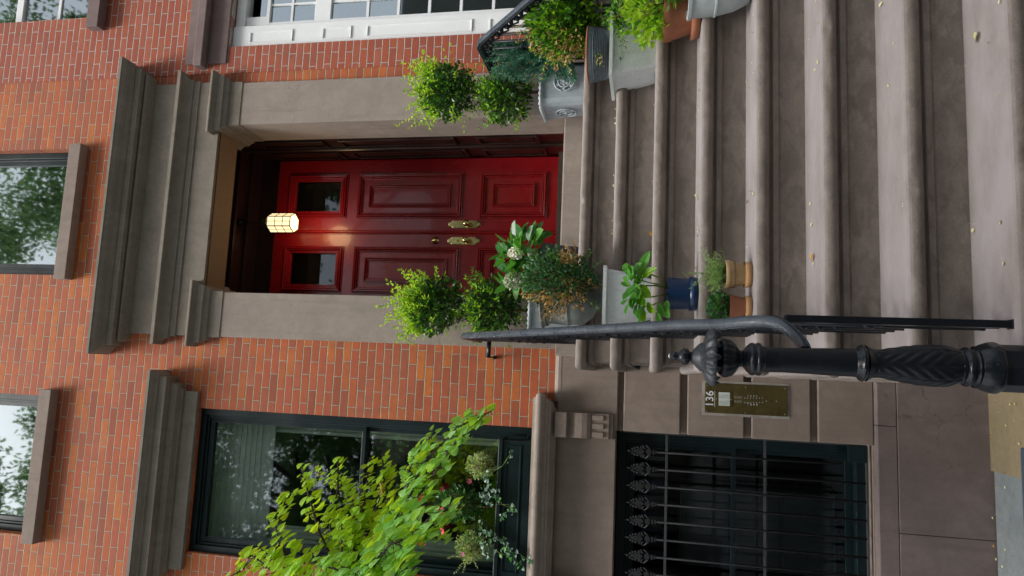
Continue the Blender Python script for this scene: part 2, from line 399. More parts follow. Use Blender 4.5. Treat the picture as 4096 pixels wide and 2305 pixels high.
# ground: areaway floor, sidewalk, street
g_ = MB(); g_.quad((-60,-.115,-.606),(60,-.115,-.606),(60,-3.6,-.606),(-60,-3.6,-.606)); g_.f[-1] = g_.f[-1][::-1]
tag(g_.build('areaway_floor', BLUES), kind='structure')
g_ = MB(); g_.box(-.575, -.05, -1.9, -.10, -.64, -.595)
tag(g_.build('paving_slab', TAN), kind='structure')
g_ = MB(); g_.box(-60, 60, -8.2, -3.6, -.7, 0.0)
tag(g_.build('sidewalk', PAVE), kind='structure')
g_ = MB(); g_.quad((-200,-8.2,-.15),(-200,-200,-.15),(200,-200,-.15),(200,-8.2,-.15)); g_.f[-1] = g_.f[-1][::-1]
tag(g_.build('street', ASPH), kind='structure')

# ------------------------------------------------------------------ the main row house
house = empty('row_house', 'orange brick row house with brownstone trim, red double door and dark green windows', 'house', (0,0,0))
W_PAR = (-1.543, -.490, 2.176, 4.755)          # parlour window opening
W_UL = (-1.543, -.465, 6.12, 8.2)              # upper left
W_UM = (.509, 1.572, 6.12, 8.2)                # upper middle
DOOR = (.396, 1.73, 2.04, 4.81)
b_ = MB()
cells(b_, -6.0, 2.172, 2.046, 9.5, 0.0, [W_PAR+(.10,), W_UL+(.10,), W_UM+(.11,), (.06,2.06,2.046,4.80,.01)], mi=0)
b_.build('brick_wall', BR, house)
# backing so that no sky shows through the house
b_ = MB(); b_.box(-6, 2.17, 2.6, 2.7, -.6, 9.5); b_.box(-6,2.17,.25,2.6,5.35,5.5); b_.box(-6.1,-6,.1,2.7,-.6,9.5); b_.box(2.15,2.2,.3,2.6,-.6,9.5)
b_.box(-6,2.17,.25,2.6,1.75,1.95); b_.box(.05,.3,.3,2.6,-.6,9.5); b_.box(-6,2.2,-.02,2.7,9.5,9.6)
b_.build('inner_wall', DARKW, house)

# stone base with rusticated blocks
b_ = MB(); CXW = -1.0165; XR = -.475; XL = 2*CXW-XR; XE = .35
rows = [(1.612,2.020),(1.204,1.573),(.802,1.158),(.396,.754),(.024,.352)]
for (xa, xb) in ((XR, XE), (-4.5, XL)):
    for i, (z0, z1) in enumerate(rows):
        b_.box(xa, xb, -.030, .0, z0, z1)
b_.build('rusticated_blocks', ST_D, house, bevel=.007)
b_ = MB(); cells(b_, -6, 2.16, -.6, 2.046, .004, [(XL, XR, .024, 1.618, .14)])
b_.build('stone_backing', ST_D, house)
b_ = MB(); b_.add([(-.30,0,2.046),(.2,0,2.046),(.2,-.032,2.020),(-.30,-.032,2.020)], [(0,3,2,1)]); b_.box(-.30,.2,-.032,-.0305,2.0,2.020)
b_.build('base_ledge', ST, house)
# plinth
b_ = MB()
zt, zb = .022, -.088
xj = [-4.5, at(3550,2141,Y=-.095).x-1.4, at(3550,1704,Y=-.095).x, .5]
b_.box(-4.5, XL-.02+1.1, -.095, 0, zb+.004, zt) if False else None
cuts = [-4.5, -1.55, at(3540,1704,Y=-.095).x, .6]
for a, c in zip(cuts, cuts[1:]): b_.box(a+.0015, c-.0015, -.095, 0.0, zb+.002, zt)
cuts = [-4.5, at(3800,2150,Y=-.1).x, at(3800,1290,Y=-.1).x, .6]
for a, c in zip(cuts, cuts[1:]): b_.box(a+.0015, c-.0015, -.100, 0.0, -.62, zb-.002)
b_.build('plinth', ST_L, house, bevel=.003)
# window sill course
sp = [(0,2.185),(.115,2.172),(.118,2.160),(.122,2.152)]+[(.122+.026*math.sin(a), 2.125+.027*math.cos(a)) for a in [k*math.pi/8 for k in range(1,8)]]+[(.118,2.094),(.108,2.090),(.108,2.072),(.094,2.066),(.094,2.052),(.070,2.046),(.045,2.034),(.045,2.022),(0,2.020)]
b_ = MB(); sweep(b_, sp, [(-4.2,0),(-4.2,-.0),(-.415,-.0),(-.415,.0)][1:3]+[] if False else [(-1.80,0.0),(-1.80,-.02),(-.395,-.02),(-.395,0.0)])
b_.build('sill_course', ST, house)
# apron below the sill and consoles
b_ = MB(); b_.box(2*CXW+.37, -.37, -.012, .0, 1.622, 2.020)
b_.build('sill_apron', ST_D, house, bevel=.003)
for sx in (0, 1):
    xa, xb = (-.533, -.368) if sx == 0 else (2*CXW+.368, 2*CXW+.533)
    b_ = MB()
    pf = [(.0,2.022),(.095,2.022),(.095,1.945),(.060,1.940),(.062,1.915),(.074,1.88),(.078,1.845),(.072,1.81),(.060,1.785),(.052,1.782),(.048,1.665),(.036,1.66),(.036,1.64),(0,1.63)]
    vs = [(xa,-.012-p,z) for p, z in pf]+[(xb,-.012-p,z) for p, z in pf]; n = len(pf)
    b_.add(vs, [(i,i+1,n+i+1,n+i) for i in range(n-1)]); b_.add([(xa,-.012-p,z) for p,z in pf],[tuple(range(n-1,-1,-1))]); b_.add([(xb,-.012-p,z) for p,z in pf],[tuple(range(n))])
    for k in (1, 2, 3):                         # flutes as raised tongues on the lower block
        xc = xa+(xb-xa)*(k-.5)/3; b_.box(xc-.017, xc+.017, -.072, -.055, 1.70, 1.778)
    b_.build('console', ST_D, house, bevel=.004)
# window hood
hp = [(0,5.10),(.184,5.088),(.184,5.064),(.178,5.060),(.168,5.045),(.152,5.028),(.148,5.018),(.142,5.016),(.136,5.010),(.136,4.958),(.098,4.954),(.094,4.948),(.094,4.936),(.088,4.925),(.084,4.912),(.082,4.898),(.060,4.892),(.052,4.888),(.052,4.872),(0.028,4.868),(0.0,4.866)]
b_ = MB(); sweep(b_, hp, [(2*CXW+.40,0),(2*CXW+.40,-.0005),(-.40,-.0005),(-.40,0)])
b_.build('window_hood', ST_C, house)
b_ = MB(); b_.box(2*CXW+.366, -.366, -.032, .10, 4.757, 4.868)
b_.build('window_lintel', ST_C, house, bevel=.004)

def sash_window(parent, x0, x1, z0, z1, Yf, frame, glass, meet=None, fw=.05, arch=.0, name='window'):
    """window with outer frame, sashes and pane; parts hang under the frame"""
    b_ = MB()
    for (a, b, c, d) in ((x0, x0+fw, z0, z1), (x1-fw, x1, z0, z1), (x0+fw, x1-fw, z1-fw, z1), (x0+fw, x1-fw, z0, z0+fw)):
        b_.box(a, b, Yf, Yf+.09, c, d)
    s = .018
    for (a, b, c, d) in ((x0+fw, x0+fw+s, z0+fw, z1-fw), (x1-fw-s, x1-fw, z0+fw, z1-fw), (x0+fw+s, x1-fw-s, z1-fw-s, z1-fw)):
        b_.box(a, b, Yf+.018, Yf+.09, c, d)
    w = b_.build(name, frame, parent, bevel=.003)
    X0, X1, Z0, Z1 = x0+fw+s, x1-fw-s, z0+fw, z1-fw-s
    sw = .036
    def sash(a, b, c, d, Y, bot=.05, topw=.04):
        q = MB(); q.box(a, a+sw, Y, Y+.035, c, d); q.box(b-sw, b, Y, Y+.035, c, d); q.box(a+sw, b-sw, Y, Y+.035, d-topw, d); q.box(a+sw, b-sw, Y, Y+.035, c, c+bot)
        q.build('sash', frame, w, bevel=.002)
        q = MB(); q.quad((a+sw,Y+.018,c+bot),(b-sw,Y+.018,c+bot),(b-sw,Y+.018,d-topw),(a+sw,Y+.018,d-topw)); q.build('pane', glass, w)
    if meet:
        sash(X0, X1, meet-.01, Z1, Yf+.03, bot=.03); sash(X0, X1, Z0, meet+.02, Yf+.068, topw=.03)
    else: sash(X0, X1, Z0, Z1, Yf+.03)
    return w
sash_window(house, -1.543, -.490, 2.178, 4.757, .035, GRN, GLS, meet=3.435)
tag(sash_window(house, -1.543, -.465, 6.12, 8.2, .075, GRN, GLS_U), 'upper window over the parlour window')
tag(sash_window(house, .509, 1.572, 6.12, 8.2, .09, GRN, GLS_U), 'upper window over the front door')
for (a, b) in ((-1.585, -.411), (.470, 1.593)):
    b_ = MB(); b_.box(a, b, -.075, .10, 6.012, 6.122); b_.build('window_sill', ST_D, house, bevel=.004)
# rooms behind the glass: pale blind and curtains
def folds(mb, xa, xb, Y, z0, z1, n, amp, mi=0):
    vs = []; N = n*6
    for i in range(N+1):
        t = i/N; x = xa+(xb-xa)*t; y = Y+amp*math.sin(t*n*2*math.pi)
        vs += [(x,y,z0),(x,y,z1)]
    mb.add(vs, [(2*i,2*i+2,2*i+3,2*i+1) for i in range(N)], mi, True)
for lab, xa, xb in (('pale curtain at the right side inside the tall parlour window', -.66, -.50), ('pale curtain at the left side inside the tall parlour window', -1.53, -1.35)):
    b_ = MB(); folds(b_, xa, xb, .26, 2.0, 4.75, 5, .012); tag(b_.build('curtain', CURT), lab, 'curtain', 'curtains behind the parlour window')
b_ = MB(); folds(b_, -1.52, -.52, .235, 4.25, 4.78, 1, .003); b_.box(-1.52,-.52,.227,.239,4.238,4.255)
for k in range(9): b_.box(-1.50, -.54, .223, .229, 4.34+k*.045, 4.342+k*.045)
tag(b_.build('window_blind', CURT), 'pale blind drawn down over the top of the parlour window', 'blind')
b_ = MB(); folds(b_, -1.5, -1.35, .4, 6, 8.3, 3, .02); tag(b_.build('curtain', CURT), 'pale curtain edge inside the upper left window', 'curtain')

# ------------------------------------------------------------------ door surround
CX = 1.072
sur = MB()
ent = [(0,5.66),(.188,5.622),(.188,5.600),(.182,5.598),(.178,5.585),(.168,5.568),(.150,5.552),(.138,5.545),(.132,5.535),(.128,5.533),(.128,5.525),(.115,5.520),(.113,5.474),(.082,5.470)]
ent += [(.048+.034*math.cos(a), 5.447+.022*math.sin(a)) for a in [math.pi/2-k*math.pi/8 for k in range(1,8)]]
ent += [(.040,5.418),(.034,5.416),(.034,5.408),(.016,5.404),(.014,5.396),(.014,5.165),(.094,5.156),(.094,5.128),(.088,5.122)]
ent += [(.036+.048*(1-math.sin(a)), 5.118-.062*(1-math.cos(a))) for a in [k*math.pi/14 for k in range(1,8)]]
ent += [(.036,5.050),(.026,5.047),(.026,4.998),(.017,4.994),(.016,4.800),(0,4.800)]
pth = [(CX-1.0,0.0),(CX-1.0,-.014),(CX+1.0,-.014),(CX+1.0,0.0)]
sweep(sur, ent, pth)
sur.build('entablature', ST_C, house)
PX = [(.054, .396), (1.730, 2.075)]
capp = [(0,4.862),(.076,4.858)]+[(.076+.006*math.sin(a), 4.845+.013*math.cos(a)) for a in [k*math.pi/6 for k in range(1,6)]]+[(.070,4.830),(.062,4.822),(.056,4.818),(.056,4.812),(.050,4.808),(.048,4.772),(.046,4.768),(.046,4.762)]
capp += [(.024+.022*(1-math.sin(a)), 4.760-.030*(1-math.cos(a))) for a in [k*math.pi/10 for k in range(1,6)]]
capp += [(.020,4.724),(.012,4.720),(.007,4.716),(.006,4.622),(0,4.620)]
for i, (a, b) in enumerate(PX):
    b_ = MB(); b_.box(a, b, -.030, .355, 2.046, 4.80); pil = b_.build('pilaster', ST, house, bevel=.004)
    b_ = MB()
    if i == 0: sweep(b_, capp, [(a,0.0),(a,-.030),(b,-.030),(b,.352)])
    else: sweep(b_, capp, [(a,.352),(a,-.030),(b,-.030),(b,0.0)])
    b_.build('capital', ST_C, pil)
    b_ = MB(); b_.box(a-.045 if i == 0 else a, b if i == 0 else b+.045, -.045, .30, 1.817, 2.046); b_.build('pilaster_base', ST, pil, bevel=.005)
b_ = MB(); b_.box(.396,1.730,-.006,.90,4.802,4.84) ; b_.f.pop() if False else None
b_ = MB(); b_.box(.396, 1.730, -.008, .24, 4.80, 4.96); b_.build('door_soffit', plain('lamplit_soffit_stone', (.24,.155,.09), rough=.85, var=.12, vs=30, bump=.3), house)  # the lantern's warm glow is painted into this stone colour
b_ = MB(); b_.box(.397, 1.729, -.030, .98, 1.817, 2.040); b_.build('threshold', ST, house, bevel=.010)
# panelled wooden recess
wd = MB()
wd.box(.30,.392,.355,.98,2.04,5.0); wd.box(1.734,1.83,.355,.98,2.04,5.0); wd.box(.39,1.735,.24,.98,4.955,5.02)
wd.box(.39,1.735,.905,.98,4.79,4.955)
for k in range(3): wd.box(.40+.0,1.726,.30+.19*k,.335+.19*k,4.925,4.955)
for s in (-1, 1):
    xw = .392 if s < 0 else 1.734
    def pnl(y0, y1, z0, z1, t=.022, h=.016):
        x0 = xw; x1 = xw-s*h
        for (a, b, c, d) in ((y0,y1,z0,z0+t),(y0,y1,z1-t,z1),(y0,y0+t,z0+t,z1-t),(y1-t,y1,z0+t,z1-t)): wd.box(x0,x1,a,b,c,d)
        wd.box(x0,xw-s*.007,y0+.045,y1-.045,z0+.05,z1-.05)
    for (z0, z1) in ((2.30,2.80),(2.98,3.98),(4.12,4.74)):
        pnl(.385,.545,z0,z1); pnl(.68,.86,z0-.02,z1+.02)
    wd.tube([(xw-s*.004,.605,2.04),(xw-s*.004,.605,4.94)], .022, 10)
wd.build('wood_paneling', WOOD, house, bevel=.003)
# double door
def framed(mb, x0, x1, z0, z1, Y, steps):
    """concentric bead moulding: steps = [(inset, width, height)]"""
    for ins, w, h in steps:
        a, b, c, d = x0+ins, x1-ins, z0+ins, z1-ins
        pf = [(0,0),(w*.15,h),(w*.75,h*.9),(w,0)]
        for k in range(3):
            (i0,h0),(i1,h1) = pf[k], pf[k+1]
            o = [(a+i0,Y-h0,c+i0),(b-i0,Y-h0,c+i0),(b-i0,Y-h0,d-i0),(a+i0,Y-h0,d-i0)]
            n = [(a+i1,Y-h1,c+i1),(b-i1,Y-h1,c+i1),(b-i1,Y-h1,d-i1),(a+i1,Y-h1,d-i1)]
            mb.add(o+n, [(0,1,5,4),(1,2,6,5),(2,3,7,6),(3,0,4,7)])
YD = .90
for s in (-1, 1):
    xa, xb = (.405, 1.0575) if s < 0 else (1.0625, 1.722)
    pa, pb = (.514, .932) if s < 0 else (1.183, 1.592)
    ga, gb = pa+.067, pb-.063
    d_ = MB()
    cells(d_, xa, xb, 2.075, 4.785, YD, [(ga, gb, 4.168, 4.602, .03)])
    d_.quad((xa,YD,4.785),(xb,YD,4.785),(xb,YD+.05,4.785),(xa,YD+.05,4.785))
    d_.box(xa, xb, YD+.032, YD+.05, 2.075, 4.0)
    d_.build('door', RED, house) if False else None
    door = d_.build('front_door', RED, house)
    tag(door, 'left leaf of the red double door with deadbolt' if s < 0 else 'right leaf of the red double door')
    st = [(0,.012,.010),(.014,.018,.022),(.034,.012,.016),(.048,.010,.006)]
    q = MB(); framed(q, pa, pb, 4.094, 4.672, YD, st+[(.060,.008,.004)]); q.build('panel_moulding', RED, door)
    for (z0, z1) in ((3.022, 3.996), (2.282, 2.866)):
        q = MB(); framed(q, pa, pb, z0, z1, YD, st); framed(q, pa+.10, pb-.10, z0+.11, z1-.11, YD, [(0,.014,.018),(.016,.012,.012),(.030,.010,.006)])
        q.build('panel_moulding', RED, door)
    q = MB(); q.quad((ga,YD+.02,4.168),(gb,YD+.02,4.168),(gb,YD+.02,4.602),(ga,YD+.02,4.602)); q.build('door_glass', GLS_D, door)
    q = MB()
    px = (.986, .9) if s < 0 else (1.1315, .9)
    zc = 2.995; hw, hh = .033, .137
    out = [(-hw,-hh+.03),(-hw+.012,-hh+.02),(-hw+.018,-hh+.004),(-.012,-hh-.004),(0,-hh-.01),(.012,-hh-.004),(hw-.018,-hh+.004),(hw-.012,-hh+.02),(hw,-hh+.03)]
    out += [(-x, -z) for x, z in out]
    n = len(out); fr = [(px[0]+x,YD-.006,zc+z) for x, z in out]; bk = [(px[0]+x,YD,zc+z) for x, z in out]
    fi = [(px[0]+x*.78,YD-.0075,zc+z*.93) for x, z in out]
    q.add(fr+bk+fi, [(i,(i+1)%n,n+(i+1)%n,n+i) for i in range(n)]+[(2*n+i,2*n+(i+1)%n,(i+1)%n,i) for i in range(n)]+[tuple(2*n+i for i in range(n-1,-1,-1))])
    q.build('escutcheon', BRASS, door)
    q = MB(); Mk = Matrix.Rotation(R(90), 3, 'X')
    q.lathe([(.016,0),(.018,.006),(.010,.012),(.009,.035),(.016,.040),(.026,.050),(.028,.060),(.022,.070),(.008,.074)], (px[0]+.0,YD-.006,2.965), 20, M=Mk)
    q.build('door_knob', BRASS, door)
    if s < 0:
        q = MB(); q.lathe([(.034,0),(.034,.006),(.026,.010),(.018,.016),(.017,.028),(.006,.028)], (.989,YD,3.25), 24, M=Mk); q.build('deadbolt', BRASS, door)
        q = MB(); q.lathe([(.010,0),(.010,.004),(.003,.005)], (.986,YD-.008,3.05), 12, M=Mk); q.build('keyhole', BRASS, door)
    else:
        q = MB(); q.tube([(1.060,YD-.008,2.08),(1.060,YD-.008,4.78)], .015, 10); q.box(1.040,1.082,YD-.008,YD,2.08,4.78); q.build('astragal', RED, door, bevel=.002)
b_ = MB(); b_.box(.39,1.74,1.4,1.45,2.0,5.0); b_.box(.2,.39,.98,1.45,2,5); b_.box(1.74,2,.98,1.45,2,5); b_.box(.2,2,.98,1.45,5.03,5.05); b_.box(.2,2,.99,1.45,1.98,2.03); b_.build('hall_wall', DARKW, house)

# ------------------------------------------------------------------ basement window with grille
wb = sash_window(house, XL+.004, XR-.004, .034, 1.612, .115, GRN, GLS_B, meet=.84, fw=.06)
tag(wb, 'low basement window behind the iron grille')
gr = MB(); gr.box(XL+.01, XR-.01, .030, .038, 1.277, 1.293); gr.box(XL+.01, XR-.01, .030, .038, .655, .671); gr.box(XL+.01, XR-.01, .020, .044, .046, .058)
gr.box(XR-.012, XR-.004, .025, .040, .05, 1.60)
GRIL = plain('grille_iron', (.010,.012,.014), rough=.6, var=.3, vs=60, bump=.1, spec=.25)
gm = gr.build('window_grille', plain('crossbar_iron', (.040,.042,.045), rough=.5, var=.3, vs=60, bump=.1), house, bevel=.001)
def finial_mb(x, z, y):
    q = MB()
    # pierced leaf: flat casting with two side lobes, a stem and a pointed head
    K9 = 1.28
    def blob(cx, cz, rx, rz, th=.006, n=10, hole=0):
        cx *= K9; rx *= K9
        o = [(x+cx+rx*math.cos(2*math.pi*k/n), z+cz+rz*math.sin(2*math.pi*k/n)) for k in range(n)]
        q.add([(a,y-th,b) for a,b in o]+[(a,y+th,b) for a,b in o], [tuple(range(n)),tuple(range(2*n-1,n-1,-1))]+[(n+i,n+(i+1)%n,(i+1)%n,i) for i in range(n)])
    for s in (-1, 1):
        q.tube([(x,y,z+.010),(x+s*.022,y,z+.022),(x+s*.043,y,z+.044),(x+s*.040,y,z+.064),(x+s*.024,y,z+.060),(x+s*.018,y,z+.046)], .0065, 6)
        blob(s*.018, .078, .012, .010); blob(s*.012, .098, .009, .009)
    blob(0, .125, .010, .016); blob(0, .09, .014, .035, .008); blob(0,.028,.016,.018,.008)
    q.box(x-.016,x+.016,y-.010,y+.010,z-.010,z+.004); q.box(x-.012,x+.012,y-.008,y+.008,z-.028,z-.014)
    for (lx_, lz_) in ((.026,.100),(.022,.118),(-.026,.100),(-.022,.118),(.014,.134),(-.014,.134)): q.ball((x+lx_,y,z+lz_), .009, 6)
    q.lathe([(.012,.142),(.008,.155),(.0015,.178)], (x,y,z), 6)
    return q
IRN = plain('finial_iron', (.014,.015,.017), rough=.5, var=.3, vs=60, bump=.1)
k = 0; x = -.606
while x > XL+.03:
    q = MB(); q.tube([(x,.034,.055 if k else .05+.15),(x,.034,1.36)], .0076, 8)
    bar = q.build('bar', GRIL, gm)
    finial_mb(x, 1.375, .034).build('bar_finial', IRN, gm)
    x -= .1125; k += 1
q = MB(); q.box(XR-.115, XR-.010, .020, .030, .052, .165); q.build('lock_box', GRN, gm, bevel=.002)
# room below with shelving
for lab, x0, x1, z0, z1, yy in (('pale cabinet standing in the dark basement room', -1.55, -.95, .0, 1.15, 1.0),):
    cb = empty('cabinet', lab, 'cabinet', (x0, yy, z0)); q = MB(); q.box(x0, x1, yy, yy+.4, z0, z1); q.build('carcass', CAB, cb, bevel=.004)
    for k in range(3):
        for j in range(2):
            q = MB(); q.box(x0+.02+j*.29, x0+.29+j*.29, yy-.018, yy, z0+.03+k*.375, z0+.38+k*.375); q.build('drawer', CAB, cb, bevel=.004)
shelf = empty('bookshelf', 'shelf of pale spines high in the dark basement room', 'shelf', (-1.4, 1.3, 1.2))
q = MB(); q.box(-1.6,-.45,1.2,1.5,1.24,1.26); q.build('board', CAB, shelf)
q = MB()
xx = -1.58
while xx < -.5:
    w_ = rnd.uniform(.015,.04); hgt = rnd.uniform(.18,.26); q.box(xx, xx+w_, 1.21, 1.42, 1.262, 1.262+hgt, rnd.choice([0,0,1,2])); xx += w_+rnd.choice([.002,.002,.03])
q.build('books', [plain('book_blue', (.10,.16,.30), .5), plain('book_white', (.45,.5,.5), .5), DARKW], shelf)

# ------------------------------------------------------------------ neighbour house
nb = empty('neighbour_house', 'red brick house at the right with a white panelled bay window', 'house', (2.17,0,0))
b_ = MB(); NB = (2.395, 4.8, 1.7, 4.797); NU = (2.728, 3.9, 6.10, 8.4)
cells(b_, 2.172, 7.0, -.6, 9.5, -.006, [NB+(.05,), NU+(.12,)])
b_.quad((2.172,-.006,-.6),(2.172,-.006,9.5),(2.172,.05,9.5),(2.172,.05,-.6))
b_.build('brick_wall', BR2, nb)
b_ = MB(); b_.box(2.6,7,2.4,2.5,-.6,9.5); b_.box(2.2,7,.3,2.5,5.2,5.4); b_.box(2.2,7,-.005,2.5,9.5,9.6); b_.box(6.9,7,0,2.5,-.6,9.5); b_.box(2.2,2.3,.35,2.5,-.6,9.5)
b_.build('inner_wall', DARKW, nb)
b_ = MB(); b_.box(2.255, 5.0, -.020, .12, 4.800, 4.975); b_.box(2.255, 5.0, -.020, .12, 5.05, 5.168); b_.build('lintel', ST_P, nb, bevel=.004)
b_ = MB(); b_.box(2.215, 5.0, -.085, .05, 4.975, 5.05); b_.build('lintel_moulding', ST_P, nb, bevel=.006)
b_ = MB(); b_.box(2.60, 4.2, -.085, .12, 5.985, 6.10); b_.build('window_sill', ST_P, nb, bevel=.004)
bay = MB(); YB = .03
bay.box(2.398, 2.584, YB, YB+.12, 1.7, 4.792); bay.box(2.584,4.8,YB+.02,YB+.12,4.71,4.792)
bw = bay.build('bay_window', WHT, nb, bevel=.002)
for (z0, z1) in ((4.249,4.646),(3.748,4.012),(2.767,3.637),(1.9,2.651)):
    q = MB(); framed(q, 2.424, 2.543, z0, z1, YB, [(0,.010,-.004),(.010,.012,.008)]); q.build('jamb_panel', WHT, bw)
q = MB()
for (a, b, c, d) in ((2.584,2.68,4.50,4.71),(2.68,4.8,4.50,4.53),(2.60,4.8,3.965,4.105),(2.59,2.625,4.105,4.50),(2.60,2.625,1.7,3.965),(2.584,2.60,1.7,4.6)):
    q.box(a, b, YB+.035, YB+.085, c, d)
q.build('sash', WHT, bw, bevel=.003)
q = MB()
for zc in (3.655, 3.398, 3.143, 2.887, 2.631, 2.375, 2.12): q.box(2.625,4.8,YB+.045,YB+.07,zc-.011,zc+.011)
q.box(2.625,4.8,YB+.045,YB+.07,4.300,4.318)
for xc in (2.78, 3.06, 3.34, 3.62): q.box(xc-.010,xc+.010,YB+.046,YB+.069,1.7,3.965); q.box(xc-.008,xc+.008,YB+.046,YB+.069,4.105,4.5)
q.build('muntins', WHT, bw)
q = MB(); q.quad((2.62,YB+.058,1.7),(4.8,YB+.058,1.7),(4.8,YB+.058,4.6),(2.62,YB+.058,4.6)); q.build('pane', GLS_U, bw)
q = MB(); folds(q, 2.65, 4.7, .42, 1.8, 4.4, 7, .05); tag(q.build('curtain', plain('green_curtain', (.17,.27,.12), .8, var=.2)), 'green curtain hanging in folds behind the white bay window', 'curtain')
q = MB()
for (a, b, c, d) in ((2.73,2.79,6.1,8.4),(2.73,3.9,6.95,7.02),(3.18,3.22,6.1,8.4),(2.79,3.9,6.1,6.14)): q.box(a, b, .10, .15, c, d)
uw = q.build('upper_window', WHT, nb, bevel=.004)
q = MB()
for zc in (6.58,): q.box(2.79,3.9,.112,.135,zc-.013,zc+.013)
q.build('muntins', WHT, uw)
q = MB(); q.quad((2.74,.125,6.1),(3.9,.125,6.1),(3.9,.125,8.4),(2.74,.125,8.4)); q.build('pane', GLS_U, uw)

# ================================================================== STOOP
stoop = empty('stone_stoop', 'wide brownstone stoop climbing to the red double door', 'stoop', (1.0,-1.5,0))
SXL, SXR = -.038, 2.120
def nose(z):
    pr = [(0, z-RR), (0, z-.098), (.010, z-.095), (.0115, z-.074), (.003, z-.072), (.002, z-.060), (.010, z-.056)]
    pr += [(.018+.029*math.sin(a), z-.028-.029*math.cos(a)) for a in [k*math.pi/9 for k in range(0, 10)]]
    return pr+[(0, z+.0012)]
for k in range(9):
    z = (9-k)*RR; yr = -(LL+k*TT)+.047
    b_ = MB(); n0 = 0
    NS = 150
    sweep(b_, nose(z), [(SXL, -.004)]+[(SXL+(SXR-SXL)*i/NS, yr) for i in range(NS+1)]+[(SXR, -.004)], sm=True)
    chips = [(rnd.uniform(SXL, SXR), rnd.uniform(.008,.03), rnd.uniform(.002,.006), rnd.uniform(-.045,-.004)) for _ in range(16)]
    ph = rnd.uniform(0, 9)
    for vi, v in enumerate(b_.v):
        if v[1] < yr-.008 and v[2] > z-.066:
            x = v[0]; w_ = .0012*math.sin(x*5+ph)+.0009*math.sin(x*13+ph*2)+.0007*math.sin(x*37+ph)
            for cx_, cw_, cd_, cz_ in chips:
                w_ += cd_*math.exp(-((x-cx_)/cw_)**2-((v[2]-z-cz_)/.014)**2)
            b_.v[vi] = (x, v[1]+w_, v[2]-.5*w_)
    b_.quad((SXL,yr,z+.0012),(SXR,yr,z+.0012),(SXR,-.004,z+.0012),(SXL,-.004,z+.0012))
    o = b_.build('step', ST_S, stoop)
    e = o.modifiers.new('e', 'EDGE_SPLIT'); e.split_angle = R(42)
b_ = MB(); b_.box(SXL, SXR, -3.09, -.104, -.64, -.002); b_.build('stoop_foot', ST_S, stoop)
g_ = MB(); g_.box(-.34, 3.2, -3.62, -3.092, -.65, -.004); tag(g_.build('walkway', PAVE), kind='structure')
# small black spigot under the landing
sg = empty('spigot', 'small black pipe stub on the stone wall beside the top steps', 'spigot', at(2540,1465,Y=-.04))
q = MB(); p = at(2545,1468,Y=-.03); q.tube([p, p+Vector((0,-.05,0)), p+Vector((-.004,-.075,-.012))], .011, 10); q.build('pipe', BLK, sg)
q = MB(); q.ball(p+Vector((-.004,-.078,-.014)), .016, 8); q.build('pipe_cap', BLK, sg)

